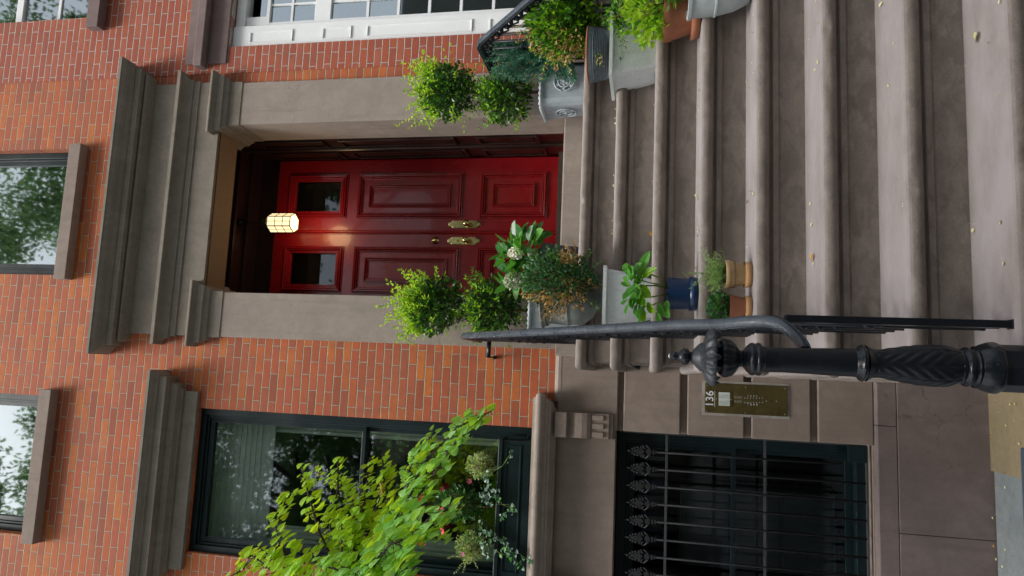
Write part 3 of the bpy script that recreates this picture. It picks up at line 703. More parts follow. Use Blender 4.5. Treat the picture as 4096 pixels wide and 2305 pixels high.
# ------------------------------------------------------------------ railings
def railing(Xr, left):
    lab = 'left black iron stair railing, ending in a tall carved newel post' if left else 'right black iron stair railing, behind the potted plants'
    root = empty('stair_railing', lab, 'railing', (Xr, -1.6, 1.0), 'iron railings of the stoop')
    zc, yc = 2.507, -.80; sl_ = RR/TT
    def zr(y): return zc if y > yc else zc-sl_*(yc-y)
    # moulded hand rail section
    hs_ = [(.42,-1.0),(.46,-.70),(.80,-.62),(1.0,-.48),(.98,-.28),(.74,-.18),(.72,.02),(.96,.12),(1.0,.34),(.80,.58),(.42,.74)]; sect = hs_+[(0,.78)]+[(-a,b) for a,b in hs_[::-1]]
    hw = .0180
    if left:
        N_ = lambda x, y, Y: at(2600+x/3.6257, 1150+y/3.6257, Y=Y)
        pts = [(Xr,-.33,zc),(Xr,-.60,zc),(Xr,yc+.03,zc),(Xr,yc-.03,zr(yc-.03))]+[(Xr,y,zr(y)) for y in (-1.1,-1.4,-1.7,-2.0,-2.2)]
        pts += [tuple(N_(x,y,Y)) for x,y,Y in ((1000,535,-2.36),(1350,500,-2.44),(1650,490,-2.50),(1850,525,-2.55),(2000,605,-2.59),(2120,720,-2.62),(2200,820,-2.65),(2240,910,-2.67))]
        # smooth the tail
        P_ = [Vector(p) for p in pts]; Q_ = P_[:9]
        for i in range(9, len(P_)-1):
            a, b, c, d = P_[i-1], P_[i], P_[i+1], P_[min(i+2, len(P_)-1)]
            for t in (0, .33, .66):
                Q_.append(.5*((2*b)+(c-a)*t+(2*a-5*b+4*c-d)*t*t+(3*b-a-3*c+d)*t**3))
        Q_.append(P_[-1])
    else:
        Q_ = [Vector(p) for p in [(Xr,-.30,zc),(Xr,-.6,zc),(Xr,yc+.03,zc),(Xr,yc-.03,zr(yc-.03))]+[(Xr,y,zr(y)) for y in (-1.2,-1.6,-2.0,-2.4,-2.6)]]
    q = MB(); q.tube(Q_, hw, sect=sect, sm=False); q.build('handrail', RAILM, root)
    q = MB()
    if left:
        e = at(1780+325/2.5255, 1280+372/2.5255, Y=-.20); w_ = at(1780+455/2.5255, 1280+370/2.5255, Y=0.0)
        for a, b in (((Xr,-.34,2.475),(Xr,-.215,2.475)),((Xr,-.20,2.478),(e.x,-.20,2.478)),((e.x,-.215,2.478),(w_.x-.006,-.002,2.478))):
            q.tube([a, b], 1.0, sect=[(-.004,-.014),(.004,-.014),(.004,.014),(-.004,.014)] if a[0] == b[0] or True else None)
        q.ball((w_.x-.006,-.012,2.478), .014, 8)
    else: q.box(Xr-.006,Xr+.006,-.34,-.002,2.465,2.49)
    q.build('wall_bracket', BLK, root)
    # under-rail channel
    q = MB(); sec2 = [(-.55,-1),(.55,-1),(.55,1),(-.55,1)]
    P2 = [Vector(p)-Vector((0,0,.026)) for p in ([(Xr,-.36,zc),(Xr,yc+.03,zc),(Xr,yc-.03,zr(yc-.03)),(Xr,-2.45,zr(-2.45))])]
    q.tube(P2, .008, sect=sec2); q.build('lower_rail', BLK, root)
    y = -.38; i = 0
    while y > -2.50:
        k = 0
        if y < -LL+.02:
            k = max(1, math.ceil((-y-LL+.02)/TT)); k = min(k, 7)
        zb = LANDZ-k*RR; ztp = zr(y)-.03
        if left and y < -2.40: ztp = 1.07
        q = MB(); q.tube([(Xr,y,zb-.005),(Xr,y,ztp)], .0085, 8)
        # castings: collar, and every third one twisted with rosette
        for zc_, rr in ((ztp-.035,.016),(ztp-.020,.012)): q.ball((Xr,y,zc_), rr, 6)
        zm = (zb+ztp)/2
        if i % 3 == 1:
            q.tube([(Xr+.009*math.cos(a_),y+.014*math.sin(a_),zm-.11+.22*t_) for t_ in [j/28 for j in range(29)] for a_ in (t_*26,)], .0075, 6)
        else: q.ball((Xr,y,zm), .014, 6, sc=(1,1,1.6))
        q.build('baluster', BLK, root)
        # scroll filling between balusters under the rail
        s_ = MB()
        for t_ in (.25,.5,.75):
            yy = y-.088*t_; zz = zr(yy)-.045-(.012 if t_ == .5 else 0); s_.ball((Xr,yy,zz), .0135 if t_ == .5 else .011, 6)
        s_.tube([(Xr,y-.01,ztp-.045),(Xr,y-.044,zr(y-.044)-.10),(Xr,y-.078,zr(y-.078)-.075)], .006, 6)
        s_.build('scroll', BLK, root)
        y -= .088; i += 1
    q = MB(); q.box(Xr-.011,Xr+.011,-2.575,-2.550,.400,1.02 if left else zr(-2.56)-.02); q.box(Xr-.014,Xr+.014,-2.580,-2.545,.403,.409); q.build('end_post', BLK, root, bevel=.002)
    return root
rl = railing(.085, True)
railing(1.91, False)
# newel post: profile measured from the photograph at its own distance
YN = -2.70
np_ = MB(); nroot = rl
ax = lambda sx: at(sx, 1422+(sx-2675)*.040, Y=YN)
def nz(sx): return ax(sx).z
def nxx(z): 
    a, b = ax(2700), ax(4096); t = (z-a.z)/(b.z-a.z); return a.x+(b.x-a.x)*t*0+(b.x-a.x)*.5
NX = (ax(2700).x+ax(4096).x)/2
pxm = 2.10/2765.*1.0*(1.0)      # metres per photo pixel at the post
def rad(w): return w/2*pxm
def zz(sx): return nz(sx)
def part(name, prof, n=28, wob=None, mat=BLK, sm=True, par=None):
    q = MB(); q.lathe([(rad(w), zz(s)) for s, w in prof], (NX, YN, 0), n, wob=wob, sm=sm)
    return q.build(name, mat, par)
newel = part('newel_post', [(3640,92),(3500,100),(3440,104),(3300,100),(3230,96),(3140,92),(3060,94),(3045,104)], par=rl, mat=BLK)
part('finial', [(2760,34),(2752,56),(2735,60),(2720,42),(2712,28),(2705,34),(2690,30),(2682,20),(2676,16)], wob=lambda i,a: .07*math.cos(10*a) if i in (1,2) else 0, par=newel, mat=NEWM, n=40)
part('finial_cap', [(2681,18),(2677,20),(2674,16)], par=newel, mat=STEEL)
part('dome', [(2822,118),(2815,112),(2800,106),(2790,90),(2778,66),(2774,58),(2766,40),(2760,32)], par=newel, mat=SKRT)
def flare():
    q = MB(); prof = [(2818,112),(2826,150),(2834,176),(2845,198),(2853,216)]; n = 96; vs = []; fs = []
    for j, (s, w) in enumerate(prof):
        for k in range(n):
            a = 2*math.pi*k/n; t = j/4
            lob = (abs(math.cos(7*a)))**.5
            r = rad(w)*(1-.24*t*(1-lob)); z = zz(s)+.007*t*math.cos(14*a)+.003*t*math.cos(28*a)-.004*t
            if j == 4: z += -.016*abs(math.cos(14*a))+.006
            vs.append((NX+r*math.cos(a), YN+r*math.sin(a), z))
    for j in range(4):
        for k in range(n): fs.append((j*n+k,j*n+(k+1)%n,(j+1)*n+(k+1)%n,(j+1)*n+k))
    q.add(vs, fs, 0, True); o = q.build('leaf_skirt', SKRT, newel)
    s = o.modifiers.new('s', 'SOLIDIFY'); s.thickness = .004
flare()
part('urn', [(2972,60),(2962,62),(2955,66),(2948,86),(2940,108),(2925,130),(2905,142),(2890,140),(2875,120),(2862,86),(2850,66),(2838,60)], wob=lambda i,a: .035*math.cos(16*a) if 2<i<9 else 0, par=newel, n=64)
part('ring', [(3050,96),(3042,118),(3034,126),(3024,120),(3022,112),(3018,118),(3008,124),(2998,118),(2994,108),(2985,96),(2975,70),(2968,58)], par=newel, mat=NEWM)
# leaf carved collar below the shaft
def carved():
    q = MB(); prof = [(3462,126),(3475,112),(3490,100),(3520,104),(3560,116),(3610,130),(3660,142),(3700,148),(3740,150),(3780,146),(3810,136),(3830,124)]
    n = 96; vs = []; fs = []; M_ = 70
    for j in range(M_+1):
        t = j/M_*(len(prof)-1); i = min(int(t), len(prof)-2); u = t-i
        s = prof[i][0]*(1-u)+prof[i+1][0]*u; w = prof[i][1]*(1-u)+prof[i+1][1]*u
        for k in range(n):
            a = 2*math.pi*k/n; c4 = (a/(2*math.pi)*4) % 1.0; dd = abs(c4-.5)*2
            h = 0
            if s > 3500: h = .055*(abs(math.sin((s-3500)/17.+dd*5.2))-.5)*min(1, (s-3500)/40)*(1 if s < 3800 else .3); h -= .05*(1 if dd < .06 else 0)+.05*max(0,(dd-.9)/.1)
            else: h = .05*math.cos(4*a)
            r = rad(w)*(1+h); vs.append((NX+r*math.cos(a), YN+r*math.sin(a), zz(s)))
    for j in range(M_):
        for k in range(n): fs.append((j*n+k,j*n+(k+1)%n,(j+1)*n+(k+1)%n,(j+1)*n+k))
    q.add(vs, fs, 0, True); q.build('carved_leaf_sleeve', BLK, newel)
carved()
part('shaft_collar', [(3462,100),(3458,126),(3446,136),(3436,128),(3428,106),(3400,100)], par=newel, mat=NEWM)
part('base_ring', [(3895,150),(3890,132),(3880,128),(3872,136),(3862,142),(3852,134),(3848,118),(3842,122),(3835,126),(3826,122)], par=newel, mat=NEWM)
part('base_cap', [(3985,176),(3975,180),(3955,178),(3935,168),(3918,158),(3905,146),(3895,140)], par=newel, mat=NEWM, wob=lambda i,a: .02*math.cos(8*a), n=48)
q = MB(); q.lathe([(rad(168), .203), (rad(168), zz(3990)), (rad(172), zz(3982)), (rad(160), zz(3978))], (NX, YN, 0), 8, sm=False); q.build('octagonal_base', BLK, newel, bevel=.002)

# areaway fence rail close to the camera
fn = empty('areaway_fence', 'dark blue grey metal fence rail low in front of the areaway', 'fence', (-1.5,-3.2,-.6))
q = MB(); q.box(-2.4, -.22, -3.20, -3.155, .636, .6735); q.build('fence_rail', plain('blue_grey_paint', (.05,.075,.11), .5), fn, bevel=.004)
for k in range(14):
    q = MB(); x = -2.35+k*.16; q.tube([(x,-3.178,-.606),(x,-3.178,.66)], .008, 8); q.build('picket', BLK, fn)

# ------------------------------------------------------------------ door lantern
LY = .60; lc = at(900+110/2.071, 500+812/2.071, Y=LY)
lz0, lz1 = at(1100,885,Y=LY), None
def lzz(zx): return at(900+zx/2.071, 500+810/2.071, Y=LY).z
lamp = empty('hanging_lantern', 'lit hexagonal glass lantern hanging over the red door', 'lantern', (lc.x, LY, lzz(370)))
lx = at(900+500/2.071, 500+812/2.071, Y=LY).x
q = MB(); q.lathe([(.035,4.95),(.035,4.935),(.012,4.92),(.005,4.91),(.0035,lzz(290)+.01),(.004,lzz(285))], (lx,LY,0), 12); q.build('stem', BLK, lamp)
za, zb, zm = lzz(372), lzz(560), lzz(600)
q = MB(); q.lathe([(.010,lzz(283)),(.030,lzz(312)),(.040,lzz(330)),(.040,lzz(352)),(.052,lzz(362)),(.055,za)], (lx,LY,0), 16); q.build('lantern_cap', plain('verdigris_cap', (.09,.085,.06), rough=.5), lamp)
RHX = .098
hexp = lambda r, z, off=0: [(lx+r*math.cos(math.pi/3*k+off), LY+r*math.sin(math.pi/3*k+off), z) for k in range(6)]
q = MB(); a = hexp(.072, za); b = hexp(.084, za-.014); c = hexp(.084, zb-.015)
q.add(a+b+c, [(i,(i+1)%6,6+(i+1)%6,6+i) for i in range(6)]+[(6+i,6+(i+1)%6,12+(i+1)%6,12+i) for i in range(6)]+[tuple(range(17,11,-1))]); q.build('lantern_glass', LAMPG, lamp)
q = MB()
for i in range(6):
    q.tube([a[i],b[i]], .0045, 6); q.tube([b[i],c[i]], .0048, 6)
    for ring in (a,b,c): q.tube([ring[i],ring[(i+1)%6]], .0045, 6)
    for t_ in (.34,.67):
        h1 = [tuple(Vector(b[j]).lerp(Vector(c[j]), t_)) for j in (i,(i+1)%6)]; q.tube(h1, .0032, 6)
    m1 = Vector(b[i]).lerp(Vector(b[(i+1)%6]), .5); m2 = Vector(c[i]).lerp(Vector(c[(i+1)%6]), .5); q.tube([m1,m2], .0028, 6)
q.build('lantern_frame', BLK, lamp)
pl = bpy.data.lights.new('lantern_light', 'POINT'); pl.energy = 2.2; pl.color = (1,.66,.33); pl.shadow_soft_size = .11
po = bpy.data.objects.new('lantern_light', pl); po.location = (lx, LY, zb-.16); col.objects.link(po); po.parent = lamp; po.matrix_parent_inverse = Matrix.Translation(-lamp.location)

# ------------------------------------------------------------------ intercom plate with the house number
K_ = lambda x, y, Y=-.040: at(2780+x/6.133, 1480+y/6.133, Y=Y)
ic = empty('intercom_panel', 'tarnished brass intercom plate with the number 136 on the rusticated wall', 'intercom', (-.23,-.03,.8))
ix0, ix1, iz0, iz1 = -.324, -.1315, .5365, 1.048
q = MB(); q.box(ix0, ix1, -.040, -.030, iz0, iz1); q.build('plate', OLDBR, ic, bevel=.0015)
q = MB(); q.box(ix0-.016, ix1+.016, -.0325, -.0302, iz0-.014, iz1+.018); q.build('sealant', stone('sealant', (.36,.35,.33), (.23,.185,.16), blotch=12), ic)
def text3d(s, size, loc, mat, parent, name, depth=.0015, bold=0):
    cu = bpy.data.curves.new(name, 'FONT'); cu.body = s; cu.size = size; cu.extrude = depth; cu.align_x = 'CENTER'; cu.align_y = 'CENTER'; cu.offset = bold
    cu.space_character = 1.02
    o = bpy.data.objects.new(name, cu); col.objects.link(o)
    dg = bpy.context.evaluated_depsgraph_get(); me = bpy.data.meshes.new_from_object(o.evaluated_get(dg)); bpy.data.objects.remove(o)
    me.name = name; me.materials.clear(); me.materials.append(mat)
    o = bpy.data.objects.new(name, me); col.objects.link(o)
    o.parent = parent; o.matrix_parent_inverse = Matrix.Translation(-parent.location)
    o.location = loc; o.rotation_euler = (R(90), 0, 0)
    return o
text3d('136', .070, (-.234,-.0415,1.0165), SILV, ic, 'house_number', bold=.0007)
q = MB(); q.box(-.282,-.184,-.0440,-.040,.880,.982); q.build('card_frame', OLDBR, ic, bevel=.002)
q = MB(); q.box(-.274,-.188,-.0455,-.0442,.893,.962); q.build('name_card', PAPER, ic)
q = MB()
for k in range(11): 
    for j in range(2): q.box(-.270+j*.042, -.270+j*.042+rnd.uniform(.022,.036), -.0459,-.0456, .898+k*.0058, .8995+k*.0058)
q.build('card_lines', plain('ink', (.12,.16,.15), .7), ic)
q = MB(); q.box(-.284,-.182,-.0412,-.0402,.986,.988)
for k in range(4):
    for j in range(2):
        c = K_(985+48*k, 675+100*j); q.box(c.x-.0070, c.x+.0070, -.0408,-.0402, c.z-.0008, c.z+.0008)
q.build('speaker_slots', SILV, ic)
q = MB()
for xx in (1220,1290,1362,1435,1505,1577,1650):
    for yy in (690,800):
        c = K_(xx, yy); q.ball((c.x,-.0405,c.z), .0022, 6)
for xx, yy in ((1750,765),(1995,770)): c = K_(xx, yy); q.ball((c.x,-.0405,c.z), .0024, 6)
q.build('call_buttons', SILV, ic)
q = MB()
for xx, yy, w_ in ((1300,640,.004),(1372,640,.006),(1445,640,.006),(1515,640,.004),(1300,825,.006),(1375,850,.011),(1445,850,.011),(1518,850,.011)):
    c = K_(xx, yy); q.box(c.x-w_/2, c.x+w_/2, -.0408,-.0402, c.z-.0022, c.z+.0022)
q.build('button_tags', SILV, ic)
q = MB(); c = K_(1885,770); q.lathe([(.0042,0),(.0042,.001)], (c.x,-.040,c.z), 12, M=Matrix.Rotation(R(90),3,'X')); q.build('lock_hole', BLK, ic)
for xx, yy in ((300,388),(1240,425),(2210,458),(285,1010),(1230,1055),(2200,1095),(525,710),(882,725)):
    c = K_(xx, yy); q = MB(); q.ball((c.x,-.041 if xx not in (525,882) else -.0445,c.z), .0030, 6); q.build('screw', STEEL, ic)

# ------------------------------------------------------------------ door mat
b_ = MB(); b_.box(.80, 1.475, .015, .45, 2.0412, 2.0760)
dm = b_.build('doormat', COIR); tag(dm, 'shaggy dark coir doormat on the threshold before the red door', 'doormat')
hair = MB()
for i in range(1500):
    x = rnd.uniform(.80,1.475); y = rnd.choice([rnd.uniform(.01,.03), rnd.uniform(.01,.45)]); z = 2.074
    d = Vector((rnd.uniform(-1,1), rnd.uniform(-1.2,.6), rnd.uniform(.2,1.4))).normalized()*rnd.uniform(.006,.015)
    hair.add([(x,y,z),(x+.0012,y,z),(x+d.x,y+d.y,z+d.z)], [(0,1,2)])
hair.build('bristles', plain('coir_hair', (.07,.05,.025), .95, var=.7, vs=90), dm)

# ================================================================== PLANTS
def rv(a=1.): 
    v = Vector((rnd.gauss(0,1), rnd.gauss(0,1), rnd.gauss(0,1))); return v.normalized()*a
def leaf(mb, p, d, up, L, W, mi=0, shape='oval', fold=.18, curl=.12):
    d = d.normalized(); s = d.cross(up)
    if s.length < 1e-3: s = d.cross(Vector((1,0,.3)))
    s.normalize(); n = s.cross(d).normalized()
    if shape == 'oval': O = [(.0,.0),(.28,.42),(.62,.5),(.86,.28),(1.,.0)]
    elif shape == 'round': O = [(.0,.0),(.16,.44),(.5,.56),(.82,.38),(1.,.0)]
    elif shape == 'narrow': O = [(.0,.0),(.3,.45),(.65,.42),(1.,.0)]
    elif shape == 'heart': O = [(.06,.0),(-.04,.26),(.08,.5),(.32,.56),(.58,.42),(.76,.24),(.88,.08),(1.,.0)]
    elif shape == 'ivy': O = [(.05,.0),(.0,.28),(.22,.55),(.38,.30),(.62,.42),(.68,.2),(1.,.0)]
    elif shape == 'diamond': O = [(.0,.0),(.5,.5),(1.,.0)]
    def P(t, w, sg): return p+d*(L*t)+s*(sg*W*w)+n*(fold*W*abs(w)-curl*L*t*t)
    k = len(O); vs = [P(t, w, 1) for t, w in O]+[P(t, w, -1) for t, w in O[1:-1]]
    right = list(range(k)); leftv = [0]+list(range(k, 2*k-2))+[k-1]
    if shape in ('heart','ivy'):
        mid = [P(.3,0,1), P(.65,0,1)]; vs += mid; a, b = len(vs)-2, len(vs)-1
        for vv in (right, leftv):
            h = len(vv)//2; q1 = vv[:h+1]+[b, a]; q2 = vv[h:]+[b]
            mb.add(vs if vv is right else [], []) if False else None
        n0 = len(mb.v); mb.v += [tuple(v) for v in vs]
        for vv, rev in ((right, 0), (leftv, 1)):
            h = len(vv)//2
            for q in (vv[:h+1]+[b, a], vv[h:]+[b]):
                q = [n0+i for i in q]; mb.f.append(tuple(q[::-1] if rev else q)); mb.mi.append(mi); mb.sm.append(False)
    else:
        n0 = len(mb.v); mb.v += [tuple(v) for v in vs]
        for vv in (right, leftv[::-1]): mb.f.append(tuple(n0+i for i in vv)); mb.mi.append(mi); mb.sm.append(False)
def shoot(mb, tw, p, d, length, nl, L, W, mis, droop=.0, shape='oval', r=.0016, up=Vector((0,0,1))):
    """a twig with leaf pairs"""
    pts = [Vector(p)]; dd = d.normalized(); st = length/nl
    for i in range(nl):
        dd = (dd+rv(.16)+Vector((0,0,-droop))).normalized(); pts.append(pts[-1]+dd*st)
    tw.tube(pts, [r*(1-.6*i/nl) for i in range(nl+1)], 4)
    for i in range(1, nl+1):
        sc = 1-.35*i/nl; ax_ = rv()
        for sg in (-1, 1):
            s_ = dd.cross(ax_).normalized()*sg
            leaf(mb, pts[i], (s_+dd*.7+rv(.25)), up+rv(.6), L*sc*rnd.uniform(.75,1.2), W*sc*rnd.uniform(.8,1.1), rnd.choice(mis), shape)
    leaf(mb, pts[-1], dd, rv(), L*.6, W*.6, rnd.choice(mis), shape)
def topiary(root, balls, trunk, top_shoots):
    """double ball topiary: trunk, and one foliage part per ball"""
    q = MB(); q.tube(trunk, [.011,.010,.009,.008][:len(trunk)] if len(trunk) <= 4 else .009, 8); q.build('trunk', BARK, root)
    for bi, (c, rx, rz, n, ns) in enumerate(balls):
        q = MB(); tw = MB(); c = Vector(c)
        for i in range(70):                        # inner twigs
            d = rv(); tw.tube([c+d*rx*.08, c+Vector((d.x*rx,d.y*rx,d.z*rz))*rnd.uniform(.6,.95)], .0016, 4)
        for i in range(n):
            d = rv(); rr = rnd.uniform(0,1)**.45; lump = 1.08+.15*math.sin(d.x*6+bi*2)*math.cos(d.z*5+bi)+.08*math.sin(d.y*11+d.x*7)
            p = c+Vector((d.x*rx, d.y*rx, d.z*rz))*rr*lump*.95
            out = (d+Vector((0,0,.35))+rv(.8))
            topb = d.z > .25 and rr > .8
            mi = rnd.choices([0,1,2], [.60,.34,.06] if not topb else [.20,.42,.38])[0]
            leaf(q, p, out, rv()+d, rnd.uniform(.026,.044), rnd.uniform(.013,.021), mi)
        for i in range(ns):
            d = rv(); d.z = abs(d.z)*.9+.1 if rnd.random() < (.8 if bi == 0 else .5) else d.z; d.normalize()
            p = c+Vector((d.x*rx, d.y*rx, d.z*rz))*.9
            shoot(q, tw, p, d+Vector((0,0,.55)), rnd.uniform(.045,.15), rnd.randint(3,5), .036, .018, [2,2,3,3] if bi == 0 else [1,2])
        if bi == 0:
            for (dx, dz, ln) in top_shoots:
                p = c+Vector((dx*rx*.6, rnd.uniform(-.3,.3)*rx, rz*.7))
                shoot(q, tw, p, Vector((dx*.45, rnd.uniform(-.2,.1), dz)), ln*1.1, max(4,int(ln/.024)), .038, .021, [2,3,3])
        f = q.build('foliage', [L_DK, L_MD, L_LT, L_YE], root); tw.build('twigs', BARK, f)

def square_planter(root, xc, yc, z0, w, h, wb_, mat, rim=.018, lead=False, curve=.0):
    prof = []
    N = 8
    for i in range(N+1):
        t = i/N; ww = wb_+(w-wb_)*(t+curve*math.sin(math.pi*t)); prof.append((ww/2, z0+h*t))
    CR0 = .040 if lead else .014
    def ring(r, z, cr=None):
        cr = cr or CR0
        o = []
        for sx, sy in ((1,1),(-1,1),(-1,-1),(1,-1)):
            for a in range(3):
                an = math.atan2(sy, sx)-R(45)+R(45)*a; o.append((xc+sx*(r-cr)+cr*math.cos(an), yc+sy*(r-cr)+cr*math.sin(an), z))
        return o
    q = MB(); rs = [ring(r, z) for r, z in prof]; n = 12
    rs += [ring(prof[-1][0]-.012, z0+h), ring(prof[-1][0]-.016, z0+h-.03)]
    vs = [v for r_ in rs for v in r_]
    q.add(vs, [(i*n+k,i*n+(k+1)%n,(i+1)*n+(k+1)%n,(i+1)*n+k) for i in range(len(rs)-1) for k in range(n)]+[tuple(range(n-1,-1,-1))])
    pot = q.build('pot', mat, root)
    q = MB(); r_ = w/2-.018; q.box(xc-r_, xc+r_, yc-r_, yc+r_, z0+h-.06, z0+h-.03); q.build('soil', SOIL, root)
    if lead:
        q = MB(); path = ring(w/2+.004, z0+h-.008, .045); path = path+[path[0]]; P_ = []
        for a, b in zip(path, path[1:]):
            a, b = Vector(a), Vector(b); k = max(1, int((b-a).length/.011))
            for j in range(k): P_.append(a.lerp(b, j/k))
        P_.append(Vector(path[0]))
        q.tube(P_, [.012+.0035*math.sin(i*2.0) for i in range(len(P_))], 8); q.build('rope_rim', mat, pot)
        for (cx_, cy_, ax_) in ((xc, yc-w/2+.008, 'y'), (xc-w/2+.008, yc, 'x')):
            q = MB(); zc = z0+h*.52
            for rr in (.066, .040):
                q.tube([((cx_+rr*math.cos(t)) if ax_ == 'y' else cx_-.006, cy_-.006 if ax_ == 'y' else cy_+rr*math.cos(t), zc+rr*math.sin(t)) for t in [2*math.pi*j/24 for j in range(25)]], .0055, 6)
            for j in range(6):
                t = 2*math.pi*j/6
                for rr in (.022, .053):
                    q.ball((cx_+rr*math.cos(t) if ax_ == 'y' else cx_-.003, cy_-.003 if ax_ == 'y' else cy_+rr*math.cos(t), zc+rr*math.sin(t)), .013, 6, sc=(1,.45,1) if ax_ == 'y' else (.45,1,1))
            q.ball((cx_, cy_-.004, zc) if ax_ == 'y' else (cx_-.004, cy_, zc), .013, 6); q.build('rosette', mat, pot)
    else:
        q = MB(); a = ring(w/2+.012, z0+h-.016); b = ring(w/2+.014, z0+h); c = ring(w/2-.010, z0+h+.001); d = ring(w/2-.012, z0+h-.02)
        e = ring(w/2-.004, z0+h-.022)
        vs = e+a+b+c+d; q.add(vs, [(i*12+k,i*12+(k+1)%12,(i+1)*12+(k+1)%12,(i+1)*12+k) for i in range(4) for k in range(12)]); q.build('rim', mat, pot)
    return pot
def round_pot(root, c, prof, mat, n=32, ribs=0, name='pot', soil=True, rimz=None):
    q = MB(); inner = [(prof[-1][0]-.008, prof[-1][1]), (prof[-1][0]-.010, prof[-1][1]-.03)]
    q.lathe(prof+inner, (c[0],c[1],0), n if not ribs else ribs*6, wob=(lambda i,a: .018*math.cos(ribs*a) if 0 < i < len(prof)-2 else 0) if ribs else None)
    q.f.pop(); q.mi.pop(); q.sm.pop()
    pot = q.build(name, mat, root)
    e = pot.modifiers.new('e', 'EDGE_SPLIT'); e.split_angle = R(50)
    if soil: q = MB(); q.lathe([(prof[-1][0]-.012, prof[-1][1]-.032), (prof[-1][0]-.02, prof[-1][1]-.022)], (c[0],c[1],0), 20); q.build('soil', SOIL, root)
    return pot

# --- right topiary in the grey rosette planter on the landing
def zt_(sx, sy, Y): return at(sx, sy, Y=Y)
pc = (1.785, -.33)
tr = empty('potted_topiary', 'double ball topiary in a grey rosette planter at the right of the door', 'potted plant', (pc[0], pc[1], LANDZ), 'double ball topiaries flanking the door')
square_planter(tr, pc[0], pc[1], LANDZ+.002, .315, .335, .27, LEAD, lead=True)
c1, c2 = at(1790,365,Y=-.33), at(2023,386,Y=-.33); tb = at(2170,367,Y=-.33)
topiary(tr, [(c1,.180,.184,2200,105),(c2,.168,.168,1600,70)], [(tb.x,-.33,LANDZ+.29),(tb.x-.004,-.33,c2.z),(c1.x,-.33,c1.z-.06),(c1.x,-.33,c1.z)],
        [(-1.6,1.,.15),(-1.1,1.2,.24),(-.4,1.,.17),(.2,1.,.16),(.9,1.3,.12),(1.5,1.,.22),(.5,1.,.13)])
# --- left topiary
tl = empty('potted_topiary', 'double ball topiary at the left of the door, its planter behind the handrail', 'potted plant', (.30,-.33,LANDZ), 'double ball topiaries flanking the door')
tb = at(2133,1243,Y=-.30); d1, d2 = at(1738,1222,Y=-.30), at(1975,1228,Y=-.30)
square_planter(tl, tb.x-.02, -.30, LANDZ+.002, .315, .355, .27, LEAD, lead=True)
topiary(tl, [(d1,.182,.190,2200,130),(d2,.178,.176,1700,80)], [(tb.x,-.30,LANDZ+.3),(tb.x,-.30,d2.z),(d1.x,-.30,d1.z-.06),(d1.x,-.30,d1.z)],
        [(-1.4,1.1,.14),(-.9,1.5,.20),(-.3,1.2,.26),(.1,1.3,.24),(.5,1.1,.22),(.9,.9,.18),(1.4,.8,.13),(-.1,.9,.20),(.3,1.5,.20)])

def mound(name, root, c, rad_, n, L, W, mats, wts, shape='oval', upb=.4, stems=40, lumps=.15, brown=None, brown_mat=None, flat=False):
    q = MB(); tw = MB(); c = Vector(c)
    for i in range(stems):
        d = rv(); d.z = abs(d.z); tw.tube([c+Vector((d.x*rad_[0]*.1, d.y*rad_[1]*.1, -rad_[2]*.9)), c+Vector((d.x*rad_[0], d.y*rad_[1], d.z*rad_[2]))*.8], .0022, 4)
    for i in range(n):
        d = rv(); rr = rnd.random()**.34
        lp = 1+lumps*math.sin(d.x*7+1.3)*math.sin(d.z*6+.5)+lumps*.7*math.cos(d.y*9+d.z*5)
        o = Vector((d.x*rad_[0], d.y*rad_[1], d.z*rad_[2]))*rr*lp; p = c+o
        mi = rnd.choices(range(len(wts)), wts)[0]
        if brown and brown(o, d, rr): mi = brown_mat
        leaf(q, p, d+Vector((0,0,upb))+rv(.75), rv()+d, L*rnd.uniform(.7,1.25), W*rnd.uniform(.8,1.2), mi, shape)
    f = q.build('foliage', mats, root); tw.build('twigs', BARK, f); return f

# --- juniper on the landing (far right)
jc = at(2235,250,Y=-.55)
jp = empty('potted_juniper', 'blue green juniper shrub behind the grey ribbed pot on the right of the landing', 'potted plant', (jc.x+.03,-.62,LANDZ))
round_pot(jp, (jc.x+.11,-.66), [(.085,LANDZ+.002),(.10,LANDZ+.12),(.105,LANDZ+.17)], DPOT)
q = MB(); tw = MB()
base = Vector((jc.x+.10,-.66,LANDZ+.17))
for i in range(210):
    tgt = at(rnd.uniform(1960,2300), rnd.uniform(185,322) if rnd.random() < .8 else rnd.uniform(150,330), Y=rnd.uniform(-.78,-.50))
    if rnd.random() < .35: tgt = at(rnd.uniform(1935,2060), rnd.uniform(170,250), Y=-.62)
    a = base.lerp(tgt, rnd.uniform(.25,.6))+rv(.02); dd = (tgt-a); Lb = dd.length; dd.normalize()
    tw.tube([a, a+dd*Lb*.6, tgt], [.0025,.0015,.0008], 4)
    for j in range(int(26+Lb*120)):
        t = rnd.random(); p = a.lerp(tgt, t)
        sd = (dd*1.1+rv(.9)).normalized(); ln = rnd.uniform(.012,.030)
        mi = 1 if t > .85 and rnd.random() < .5 else 0
        for k in range(3): leaf(q, p+sd*ln*k/3, sd+rv(.5), rv(), .017, .0058, mi, 'diamond')
f = q.build('foliage', [L_JU, L_JL], jp); tw.build('twigs', BARK, f)

